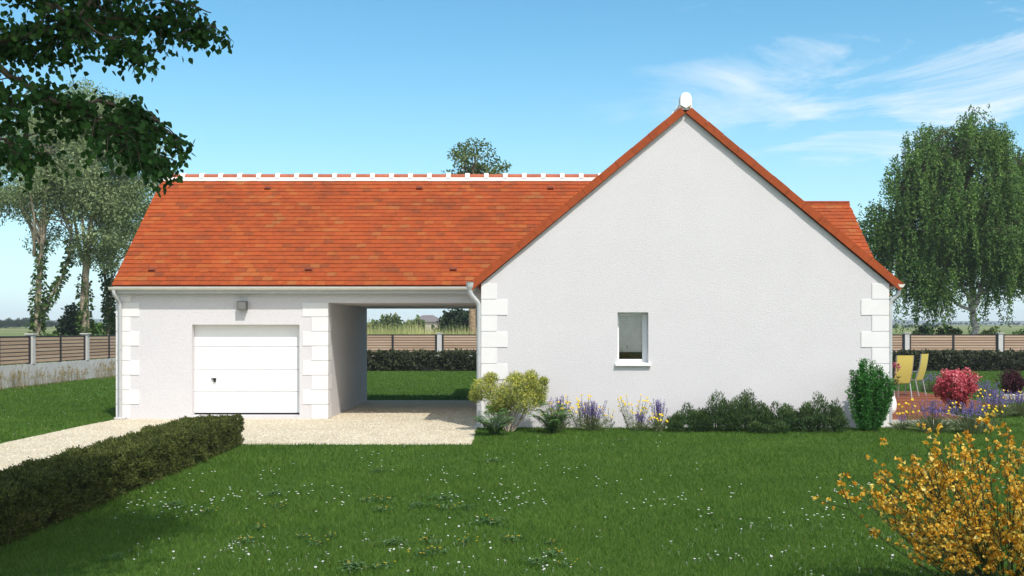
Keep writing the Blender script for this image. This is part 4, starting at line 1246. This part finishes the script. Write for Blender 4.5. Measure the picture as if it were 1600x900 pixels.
# pot with pink flowering plant behind the corner
px_, py_ = gx(1384.5, 23.3), 23.3
t = thing('flower_pot', 'round white pot peeping out behind the right corner of the house', 'pot', (px_, py_, .115))
mb = MB()
prof = [(.10, 0), (.17, .03), (.215, .13), (.225, .24), (.205, .35), (.18, .40), (.19, .425), (.165, .425), (.15, .38), (0.001, .37)]
seg = 24; V = [(px_+r_*math.cos(2*math.pi*j/seg), py_+r_*math.sin(2*math.pi*j/seg), .115+z) for r_, z in prof for j in range(seg)]
mb.add(V, [(i*seg+j, i*seg+(j+1) % seg, (i+1)*seg+(j+1) % seg, (i+1)*seg+j) for i in range(len(prof)-1) for j in range(seg)])
mb.build('pot_body', M_POT, t, smooth=True)
t2 = thing('potted_plant', 'leggy plant with pink flowers growing in the round white pot', 'plant', (px_, py_, .49))
st = MB(); lf = MB(); fl = MB()
for i in range(12):
    e = np.array([px_+rng.uniform(-.12, .32), py_+rng.normal(0, .12), rng.uniform(.85, 1.28)])
    P = limb(st, (px_, py_, .48), e, .010, .003, .04, 5, 4)
    n = 28; u = rng.uniform(.25, 1, n)[:, None]
    lf.leaves(np.array([px_, py_, .48])*(1-u)+e*u, unit(n)+np.array([0, 0, .5]), unit(n), .08, .02, rng.uniform(0, 1, n))
    if e[2] > 1.2:
        n = 16; fl.leaves(e+rng.normal(0, .03, (n, 3)), unit(n), unit(n), .05, .045, rng.uniform(0, 1, n))
for c_ in ((1393, 573), (1402, 571), (1405, 576)):
    e = np.array(at(c_[0], c_[1], 23.3)); limb(st, (px_, py_, .48), e, .008, .003, .08, 5, 4)
    n = 12; fl.leaves(e+rng.normal(0, .028, (n, 3)), unit(n), unit(n), .05, .045, rng.uniform(0, 1, n))
st.build('stem', M_TWIG, t2); lf.build('foliage', M_L_DARK, t2); fl.build('flower', M_PINK, t2)

# coral red shrub
x, y = gx(1494, 24.2), 24.2
t = thing('coral_shrub', 'round coral red shrub to the right of the terrace', 'shrub', (x, y, 0))
mb = MB(); c_ = np.array([x, y, .70])
cc = shell(110, c_, (.47, .42, .40), .5)
for q in cc:
    n = 42; P = q+ballpts(n, .105)
    o_ = (q-c_)/np.linalg.norm(q-c_)
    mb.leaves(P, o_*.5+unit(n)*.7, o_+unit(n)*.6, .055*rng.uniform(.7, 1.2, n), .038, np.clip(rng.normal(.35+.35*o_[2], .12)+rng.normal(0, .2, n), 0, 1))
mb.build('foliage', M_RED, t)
mb = MB()
for q in cc[::3]: limb(mb, (x+rng.normal(0, .03), y, -.02), q, .012, .004, -.02)
mb.build('stem', M_TWIG, t)
# maroon barberry
x, y = gx(1580, 31.0), 31.0
t = thing('maroon_shrub', 'dark maroon shrub at the right edge, behind the stone border', 'shrub', (x, y, 0))
mb = MB(); st = MB()
for i in range(60):
    a_ = rng.uniform(0, 2*np.pi); r_ = math.sqrt(rng.uniform())
    e = np.array([x+.46*r_*math.cos(a_), y+.4*r_*math.sin(a_), .85*(1-.35*r_**2)*rng.uniform(.8, 1.03)])
    b0 = np.array([x+.08*math.cos(a_), y+.08*math.sin(a_), 0]); limb(st, b0, e, .008, .003, .02)
    n = 60; u = rng.uniform(.2, 1, n)[:, None]
    mb.leaves(b0+(e-b0)*u+rng.normal(0, .03, (n, 3)), unit(n)+np.array([0, 0, .6]), unit(n), .06, .035, rng.uniform(0, 1, n))
mb.build('foliage', M_MAROON, t); st.build('stem', M_TWIG, t)
kb = MB(); kx = gx(1566, 30.2)
for i in range(9): kb.box(kx+i*.62, kx+i*.62+.60, 30.1, 30.3, -.01, .16, float(rng.uniform()))
tag(kb.build('stone_border', M_KERB, bevel=.015), 'low pale stone border in front of the dark maroon shrub', 'border')

for lab, px, py, h, w_, ns, nl in (
    ('lavender clump with grassy pale leaves in front of the terrace boards', 1457, 676, .62, .40, 46, 330),
    ('lavender clump below the coral red shrub, leaves arching over the lawn', 1516, 677, .64, .46, 52, 360),
    ('small lavender between the terrace and the bright green upright shrub', 1408, 672, .32, .22, 6, 150),
    ('lavender in the second row, right of the coral red shrub', 1556, 652, .56, .46, 50, 320),
    ('lavender in the second row at the right edge, spikes thickest', 1590, 650, .58, .50, 56, 330),
    ('low lavender behind the coral red shrub, beside the terrace', 1540, 622, .5, .50, 34, 260),
    ('far lavender just right of the side-on terrace chair', 1456, 612, .62, .60, 30, 300),
    ('lavender halfway between the coral shrub and the maroon shrub', 1552, 634, .46, .45, 30, 240)):
    X_, Y_, _ = on_ground(px, py); lavender(lab, X_, Y_, h, w_, ns, nl, .95, .014)
for lab, px, py, h, w_, n_ in (
    ('yellow flowers in front of the red terrace boards, left of the grassy lavender', 1420, 668, .56, .26, 14),
    ('yellow flowers at the right edge above the second row of lavender', 1588, 640, .5, .5, 16),
    ('yellow flowers beside the lower right side of the coral red shrub', 1545, 640, .5, .4, 14),
    ('sparse yellow flowers at the lawn edge right of the arching lavender', 1556, 664, .42, .3, 12),
    ('yellow flowers in the gap between the two front lavender clumps', 1488, 668, .5, .3, 9)):
    X_, Y_, _ = on_ground(px, py); coreopsis(lab, X_, Y_, h, w_, n_, .05)

# ------------------------------------------------------------------ foreground broom
x, y = 3.58, 7.6
t = thing('flowering_broom', 'broom bush covered in orange-yellow blossom in the right foreground', 'bush', (x, y, 0))
st = MB(); fl = MB()
for i in range(112):
    a_ = rng.uniform(0, 2*np.pi); r_ = math.sqrt(rng.uniform(0, 1))
    out_d = np.array([math.cos(a_), math.sin(a_)*.75, 0])
    H = 1.25*(1-.50*r_**2)*rng.uniform(.82, 1.06); Rr = 1.10*r_
    b0 = np.array([x, y, 0])+out_d*.12*r_
    e = np.array([x, y, 0])+out_d*Rr+np.array([0, 0, H])
    c_ = b0+(e-b0)*.5+out_d*.10*r_+np.array([0, 0, -.06*r_])
    u = np.linspace(0, 1, 10)[:, None]; Q = (1-u)**2*b0+2*u*(1-u)*c_+u*u*e
    Q[1:] += np.cumsum(rng.normal(0, .005, (9, 3)), axis=0)
    st.tube(Q, np.linspace(.0075, .0025, 10), 5, float(rng.uniform()), caps=False)
    tw = [(Q, .45, 9)]
    for k in range(5):
        j = int(rng.integers(3, 10)); d_ = unit(1)[0]*.75+(Q[j]-Q[j-1])/np.linalg.norm(Q[j]-Q[j-1])
        p1 = Q[j]+d_*rng.uniform(.10, .26); S_ = np.linspace(Q[j], p1, 5)
        st.tube(S_, np.linspace(.004, .002, 5), 4, .5, caps=False); tw.append((S_, .3, 6))
    for S_, f0, m_ in tw:
        L_ = len(S_)-1
        pos = rng.uniform(f0, 1, m_)*L_; k0 = np.minimum(pos.astype(int), L_-1); fr_ = (pos-k0)[:, None]
        P = S_[k0]*(1-fr_)+S_[k0+1]*fr_
        # each blossom: an upright standard petal, two cupped wings
        ax = unit(m_)*.8+np.array([0, -.3, .45]); ax /= np.linalg.norm(ax, axis=1)[:, None]
        sd = np.cross(ax, unit(m_)); sd /= np.linalg.norm(sd, axis=1)[:, None]
        rr = np.clip(rng.beta(2, 1.7, m_), 0, 1); sz = rng.uniform(.75, 1.2, m_)
        P = P+ax*.008+rng.normal(0, .010, (m_, 3))
        fl.leaves(P, ax+sd*.45, sd, .030*sz, .030*sz, rr, .45)
        fl.leaves(P, ax-sd*.45, sd, .026*sz, .024*sz, np.clip(rr-.22, 0, 1), -.45)
        up_ = np.cross(ax, sd)
        fl.leaves(P, ax+up_*.5, up_, .022*sz, .02*sz, np.clip(rr-.1, 0, 1), .4)
st.build('stem', M_STEMG, t); fl.build('blossom', M_BROOM, t)

# ------------------------------------------------------------------ background plants beyond the fence
def bush_at(label, px, Y, wpx, top, mat=M_L_MID, name='bush', cat='bush', ncl=26, L=.24, W=.16, per=520, group='bushes beyond the fences', dark=.4):
    x = gx(px, Y); z = gz(x, Y); rx = wpx*.5*Y/F; h = CH-(top-HOR)*Y/F - z
    s = Y/60.0
    return simple_bush(name, label, cat, (x, Y, z), (rx, rx*.8, h*.5), ncl, .34*rx+.08*s, per/(s*s), L*s, W*s, mat, M_TWIG, group, .3, .05*s, 5)
bush_at('dark round tree between the two ivy trunks beyond the left fence', 112, 78, 44, 470, M_L_DARK, 'round_bush', ncl=34)
bush_at('bright green bush at the foot of the thick ivy-clad trunk', 148, 60, 30, 486, M_L_BRIGHT, ncl=22)
bush_at('low bright green bush left of the bright bush, just over the left fence', 78, 59, 26, 506, M_L_BRIGHT, ncl=18)
bush_at('low green bush peeping over the left fence between its two pillars', 108, 60, 26, 509, M_L_MID, ncl=16)
bush_at('dark bush beside the garage wall above the left fence', 178, 70, 22, 486, M_L_DARK, ncl=20)
bush_at('large dark domed tree seen through the carport, right of the far house', 727, 96, 84, 482, M_L_DARK, 'round_bush', ncl=80)
for lab, px, Y, wp, tp in (('far green tree at the left end of the row seen through the carport', 582, 150, 22, 500), ('far leafy tree with a rounded top, second in the row seen through the carport', 610, 140, 34, 494),
    ('far tree left of centre in the carport view, lower than its neighbours', 636, 165, 26, 500), ('far tree just left of the distant house in the carport view', 652, 150, 24, 498)):
    bush_at(lab, px, Y, wp, tp, M_L_MID, 'far_tree', 'tree', 20, group='far trees seen through the carport')
bush_at('dark conifer-like bush beyond the back fence, left of the birch stems', 1442, 72, 28, 497, M_L_DARK, ncl=20)
bush_at('leafy bush beyond the back fence under the left side of the birch', 1478, 68, 36, 492, M_L_MID, ncl=24)
bush_at('pale green bush right of the birch stem, just over the back fence', 1546, 68, 32, 503, M_L_MID, ncl=20)
bush_at('bush beyond the back fence at the far right edge', 1592, 80, 30, 511, M_L_BRIGHT, ncl=16)
# far woods: masses nobody could count
def wood(name, Y, px0, px1, top, n, label):
    mb = MB()
    for i in range(n):
        px = rng.uniform(px0, px1); yy = Y+rng.uniform(0, 40); x = gx(px, yy); z = gz(x, yy)
        h = max(1.5, (HOR-top(px))*yy/F+CH-z)*rng.uniform(.75, 1.1); r_ = h*.5
        cc = shell(9, (x, yy, z+h*.55), (r_, r_, h*.45), .2)
        crown(mb, cc, np.full(9, r_*.5), 26/(r_*.5)**2, h*.16, h*.12, .8)
    return tag(mb.build(name, M_L_DARK), label, None, None, 'stuff')
wood('far_wood', 330, -160, 130, lambda p: 499-2.5*math.sin(p*.05)+(2 if p < 30 else 0), 190, 'dark far wood along the skyline at the left')
wood('far_wood', 380, 1380, 1470, lambda p: 508, 34, 'dark far wood right of the house behind the birch')
wood('far_wood', 620, 1440, 1720, lambda p: 512, 70, 'faint far wood on the right skyline')
wood('far_wood', 520, 540, 800, lambda p: 505, 60, 'faint far wood on the skyline seen through the carport')
# tall grass past the fence, seen through the carport
mb = MB(); n = 7000
X_ = rng.uniform(-11, 1.5, n); Y_ = rng.uniform(56.5, 72, n)
cl_ = np.array([noise.noise(Vector((a_*.5, b_*.35, 9))) for a_, b_ in zip(X_, Y_)])
hh = np.clip(1.95+.55*cl_+rng.normal(0, .18, n), .9, 2.9)+np.where(np.abs(X_+7.0) < 1.6, .25, 0)
mb.blades(np.stack([X_, Y_, np.zeros(n)], axis=1), np.stack([rng.normal(0, .18, n), rng.normal(0, .18, n), hh], axis=1), .06, np.clip(.5+.5*cl_+rng.normal(0, .2, n), 0, 1))
n = 9000
X_ = rng.uniform(18, 40, n); Y_ = rng.uniform(57, 80, n)
mb.blades(np.stack([X_, Y_, np.zeros(n)], axis=1), np.stack([rng.normal(0, .15, n), rng.normal(0, .15, n), rng.uniform(1.0, 2.0, n)], axis=1), .07, np.clip(rng.normal(.25, .2, n), 0, 1))
n = 6000
X_ = rng.uniform(-36, -18.5, n); Y_ = rng.uniform(57, 75, n)
mb.blades(np.stack([X_, Y_, np.zeros(n)], axis=1), np.stack([rng.normal(0, .15, n), rng.normal(0, .15, n), rng.uniform(.9, 1.8, n)], axis=1), .07, np.clip(rng.normal(.3, .2, n), 0, 1))
tag(mb.build('tall_grass', M_REED), 'tall pale grass growing wild beyond the fences', None, None, 'stuff')
# distant house
Yh = 170; xh = gx(667, Yh); zh = gz(xh, Yh)
t = thing('distant_house', 'small far house with a low grey hipped roof seen through the carport', 'house', (xh, Yh, zh))
mb = MB(); mb.box(xh-2.3, xh+2.6, Yh-3, Yh+3, zh-.3, zh+2.2); mb.build('wall', M_FIELDH, t)
mb = MB(); e = .35
mb.add([(xh-2.3-e, Yh-3-e, zh+2.2), (xh+2.6+e, Yh-3-e, zh+2.2), (xh+2.6+e, Yh+3+e, zh+2.2), (xh-2.3-e, Yh+3+e, zh+2.2), (xh-.6, Yh, zh+3.3), (xh+1.0, Yh, zh+3.3)],
       [(0,1,5,4),(1,2,5),(2,3,4,5),(3,0,4),(3,2,1,0)])
mb.build('roof', M_SLATE, t)

# dry grass tufts along the low wall at the left
def tuft_mesh(h):
    mb = MB(); n = 26
    a = rng.uniform(0, 2*np.pi, n); r_ = rng.uniform(0, .22, n)
    P = np.stack([r_*np.cos(a), r_*np.sin(a), np.zeros(n)], axis=1)
    D = np.stack([rng.normal(0, .12, n), rng.normal(0, .12, n), h*rng.uniform(.35, 1.0, n)], axis=1)
    mb.blades(P, D, .011, rng.uniform(0, .8, n))
    for q in P[:9]+D[:9]*.95:
        m_ = 14; mb.leaves(q+rng.normal(0, 1, (m_, 3))*np.array([.018, .018, .06]), unit(m_)*.4+np.array([0, 0, 1.]), unit(m_), .06, .02, rng.uniform(.2, 1, m_))
    return mb.build('grass_tuft', M_DRY)
protos = []
for i in range(46):
    yy = 33+21.5*(i+rng.uniform(-.4, .4))/46; xx = FX+.2+abs(rng.normal(.12, .22))
    if i < 4:
        o = tag(tuft_mesh(.42+.13*i), 'tuft of dry seeding grass against the low wall under the left fence', 'grass tuft', 'dry grass tufts along the left wall'); protos.append(o)
    else:
        o = protos[int(rng.integers(4))].copy(); COL.objects.link(o)
    s_ = rng.uniform(.6, 1.25); o.location = (xx, yy, 0); o.rotation_euler = (0, 0, rng.uniform(0, 6.28)); o.scale = (s_, s_, s_)

# ------------------------------------------------------------------ lawn: blades, daisies, small weeds
def blades_in(x0, x1, y0, y1, dens, h, w_, acc, margin=2.0):
    A = (x1-x0)*(y1-y0); n = int(A*dens)
    X = rng.uniform(x0, x1, n); Y = rng.uniform(y0, y1, n)
    k = (np.abs(X) < Y*.495+margin)
    k &= ~inpoly(X+rng.normal(0, .015, n), Y+rng.normal(0, .02, n), GPOLY)
    k &= ~((X > X0-.02) & (X < X1+.02) & (Y > YM-.02)& (Y < YBM))
    k &= ~((X > XL-.02) & (X < X0) & (Y > YG-.02) & (Y < YB))
    k &= ~((X > 7.6) & (X < 9.8) & (Y > 22.15) & (Y < 25.3)); k &= ~((X > 7.6) & (X < 12.4) & (Y > 25.0) & (Y < 32.5))
    k &= ~((X > -5.4) & (X < -4.7) & (Y < 18.2))
    X = X[k]; Y = Y[k]; n = len(X)
    # mower stripes of direction and slow patches of height
    pt = np.sin(X*1.7+1.3*np.sin(Y*.9))*np.sin(Y*1.3+.7*np.sin(X*1.1))
    hh = h*rng.uniform(.5, 1.2, n)*(1+.18*pt)
    lean = rng.normal(0, .45, (n, 2))+np.stack([.15*pt, -.1*pt], axis=1)
    D = np.stack([lean[:, 0]*hh, lean[:, 1]*hh, hh], axis=1)
    r_ = np.clip(rng.normal(.5, .2, n)+.10*pt, 0, .95)
    r_[rng.random(n) < .012] = 1.0
    acc.append((np.stack([X, Y, np.full(n, -.004)], axis=1), D, np.full(n, w_), r_))
acc = []
blades_in(-7, 7, 7.4, 10.5, 4200, .042, .006, acc)
blades_in(-9, 9, 10.5, 14.5, 3000, .045, .0075, acc)
blades_in(-5, 12, 14.5, 22.3, 1500, .048, .011, acc)
blades_in(-17.4, -8.6, 16, 30, 550, .05, .017, acc)
blades_in(-17.4, -8.6, 30, 54, 250, .055, .025, acc)
blades_in(-12, 1, 30, 51.5, 300, .05, .022, acc)
blades_in(7.6, 30, 22, 51.5, 260, .05, .024, acc, 4)
gb = MB()
gb.blades(np.concatenate([a_[0] for a_ in acc]), np.concatenate([a_[1] for a_ in acc]), np.concatenate([a_[2] for a_ in acc]), np.concatenate([a_[3] for a_ in acc]))
tag(gb.build('grass', M_BLADE), 'short mown green lawn grass', None, None, 'stuff')

# loose pebbles on the drive
n = 26000
X = rng.uniform(-8.9, -.6, n); Y = rng.uniform(12, 27, n)
k = inpoly(X, Y, GPOLY) & (np.abs(X) < Y*.5+1.0) & ~((X < XC+.1) & (Y > YG-.05)); X = X[k]; Y = Y[k]; n = len(X)
s_ = rng.uniform(.006, .017, n)[:, None]; a = rng.uniform(0, 2*np.pi, n)
U = np.stack([np.cos(a), np.sin(a), np.zeros(n)], 1); W_ = np.stack([-np.sin(a), np.cos(a), np.zeros(n)], 1)
C = np.stack([X, Y, np.zeros(n)], 1); T_ = C+np.array([0, 0, 1.])*s_*.75+U*s_*.1
V = np.stack([C+U*s_, C+W_*s_*.8, C-U*s_*1.1, C-W_*s_*.75, T_], 1).reshape(-1, 3); b_ = np.arange(n)[:, None]*5
Fq = np.concatenate([b_+np.array([[0, 1, 4]]), b_+np.array([[1, 2, 4]]), b_+np.array([[2, 3, 4]]), b_+np.array([[3, 0, 4]])], 1).reshape(-1, 3)
mb = MB(); mb.arr(V, Fq, np.repeat(rng.uniform(0, 1, n), 4))
tag(mb.build('pebbles', M_PEBBLE), 'loose pale pebbles of the gravel drive', None, None, 'stuff')

# daisies
def z6(a_, b_): return on_ground(400+a_/3.2, 640+b_/3.2)
dm = MB(); k = 11; a = np.linspace(0, 2*np.pi, k, endpoint=False)
D = np.stack([np.cos(a), np.sin(a), np.full(k, .25)], 1)
dm.leaves(np.repeat(np.array([[0, 0, .05]]), k, 0)+D*.003, D, np.repeat(np.array([[0, 0, 1.]]), k, 0), .0105, .0065, rng.uniform(0, 1, k), .05)
dm.tube([(0, 0, 0), (0, 0, .048)], .0010, 4, .0)
DAISY = 'small white daisy open in the short lawn grass'
first = None; nd = 0
clusters = [((650,690),55,30,22),((720,690),50,20,14),((880,590),60,35,14),((580,640),45,35,10),((940,460),70,20,14),((960,350),80,30,14),((1150,250),80,15,10),((600,230),60,10,8),((1390,480),90,50,14),
  ((960,800),120,25,16),((1440,770),90,30,12),((60,440),60,20,8),((270,745),60,25,9),((500,800),90,25,9),((1250,330),100,20,12),((1390,320),60,15,8),((1090,760),90,40,9),((200,340),120,30,8),((1000,210),120,12,10),((690,270),70,12,6),((1560,200),60,30,8),((90,545),40,30,4),((1180,235),60,10,6),((1240,600),200,60,10)]
pts = []
for (cx, cy), sx, sy, nn in clusters[:12]:
    for i in range(nn//2):
        pts.append(z6(cx+rng.normal(0, sx*.8), cy+rng.normal(0, sy*.8)))
for i in range(74):
    px = rng.uniform(150, 1590); py = 690+210*rng.uniform(0, 1)**.75
    for j in range(int(rng.integers(2, 12))): pts.append(on_ground(px+rng.normal(0, 30), py+rng.normal(0, 9)))
pts = [p for p in pts if p[1] > 7.5]
pts.sort(key=lambda p: p[1])
far_pts = []
for (X_, Y_, _) in pts:
    if -5.5 < X_ < -4.6 and Y_ < 18.3: continue
    if inpoly(np.array([X_]), np.array([Y_]), GPOLY)[0] or (Y_ > 20.2 and X0 < X_ < 12): continue
    if nd >= 290:
        far_pts.append((X_, Y_)); continue
    if first is None:
        first = dm.build('daisy', M_WHITEP); o = first
        first['label'] = DAISY; first['category'] = 'daisy'; first['group'] = 'white daisies in the lawn'
    else:
        o = first.copy(); COL.objects.link(o)
    o.location = (X_, Y_, 0); s_ = rng.uniform(.6, 1.05); o.scale = (s_, s_, rng.uniform(.5, .8)); o.rotation_euler = (rng.normal(.25, .2), rng.normal(0, .2), rng.uniform(0, 6)); nd += 1
fd = MB()
for X_, Y_ in far_pts+[(rng.uniform(-16.5, -9.2), rng.uniform(19, 40)) for _ in range(120)]:
    k = 7; a = np.linspace(0, 2*np.pi, k, endpoint=False)+rng.uniform(0, 1); D = np.stack([np.cos(a), np.sin(a)-.3, np.full(k, .35)], 1)
    fd.leaves(np.array([[X_, Y_, .045]])+D*.002, D, np.repeat(np.array([[0, -.5, 1.]]), k, 0),   .011, .008, rng.uniform(0, 1, k), .05)
tag(fd.build('daisies', M_WHITEP), 'tiny white daisies sprinkled over the farther lawn', None, None, 'stuff')
# yellow-flowered weeds and clover patches
def weed_yellow(i):
    t = thing('yellow_weed', 'low yellow-flowered weed growing in the lawn', 'weed', (0, 0, 0), 'yellow weeds in the lawn')
    lf = MB(); n = 60; a = rng.uniform(0, 2*np.pi, n); r_ = rng.uniform(0, .12, n)
    P = np.stack([r_*np.cos(a), r_*np.sin(a), rng.uniform(.01, .05, n)], 1)
    lf.leaves(P, unit(n)+np.array([0, 0, .4]), unit(n), .04, .018, rng.uniform(0, 1, n)); lf.build('foliage', M_CLOVER, t)
    for j in range(6):
        fl = MB(); e = np.array([rng.normal(0, .08), rng.normal(0, .06), rng.uniform(.04, .07)]); m_ = 7; aa = np.linspace(0, 2*np.pi, m_, endpoint=False)
        fl.leaves(np.repeat(e[None], m_, 0), np.stack([np.cos(aa), np.sin(aa), np.full(m_, .5)], 1), np.repeat(np.array([[0, 0, 1.]]), m_, 0), .0135, .011, np.clip(rng.normal(.25, .25, m_), 0, 1)); fl.build('flower', M_YEL, t)
    return t
yp = [z6(*p) for p in ((555,465),(640,510),(945,505),(240,645),(375,640),(310,680),(1160,575),(855,670),(830,735),(480,785),(1500,735),(1045,677),(1280,660),(15,605),(1545,785),(630,798),(910,722),(120,495),(640,465),(1470,675))]+[on_ground(323,803), on_ground(382,849), on_ground(970,690), on_ground(760,815)]
pr = [weed_yellow(0), weed_yellow(1), weed_yellow(2)]
for i, p in enumerate(yp):
    if i < 3: pr[i].location = p
    else: dup(pr[i % 3], p, rotz=rng.uniform(0, 6), scale=rng.uniform(.7, 1.15))
cl0 = MB(); n = 75; a = rng.uniform(0, 2*np.pi, n); r_ = .17*rng.uniform(0, 1, n)*(1+.5*np.sin(3*a))
P = np.stack([r_*np.cos(a), r_*np.sin(a)*.8, rng.uniform(.02, .055, n)], 1)
for j in range(3):
    aa = a*3+j*2.094
    cl0.leaves(P, np.stack([np.cos(aa), np.sin(aa), np.full(n, .2)], 1), np.repeat(np.array([[0, 0, 1.]]), n, 0)+rng.normal(0, .3, (n, 3)), .02, .018, rng.uniform(0, 1, n))
c0 = tag(cl0.build('clover_patch', M_CLOVER), 'small patch of pale clover leaves in the lawn', 'clover', 'clover patches in the lawn')
cps = [z6(*p) for p in ((690,680),(240,745),(500,805),(410,480),(85,435),(145,375),(935,455),(930,320),(820,490),(1060,800),(1410,780),(1100,690),(1050,500),(750,410),(610,315),(460,240),(1190,265),(1520,320),(1180,575),(1500,750))]+[on_ground(270,792), on_ground(285,757), on_ground(180,877)]
for i, p in enumerate(cps[::2]):
    o = c0 if i == 0 else c0.copy()
    if i: COL.objects.link(o)
    o.location = p; o.rotation_euler = (0, 0, rng.uniform(0, 6)); s_ = rng.uniform(.6, 1.2); o.scale = (s_, s_, 1)

# ------------------------------------------------------------------ haze over the far country
m = bpy.data.materials.new('haze_air'); m.use_nodes = True; t = m.node_tree
t.nodes.remove(t.nodes['Principled BSDF'])
pv = t.nodes.new('ShaderNodeVolumePrincipled'); pv.inputs['Density'].default_value = 0.00035; pv.inputs['Color'].default_value = (0.82, 0.90, 1.0, 1)
t.links.new(pv.outputs[0], t.nodes['Material Output'].inputs['Volume'])
mb = MB(); mb.box(-3050, 3050, -80, 2650, -2.5, 50)
tag(mb.build('haze', m), 'thin pale haze over the far fields', None, None, 'stuff')
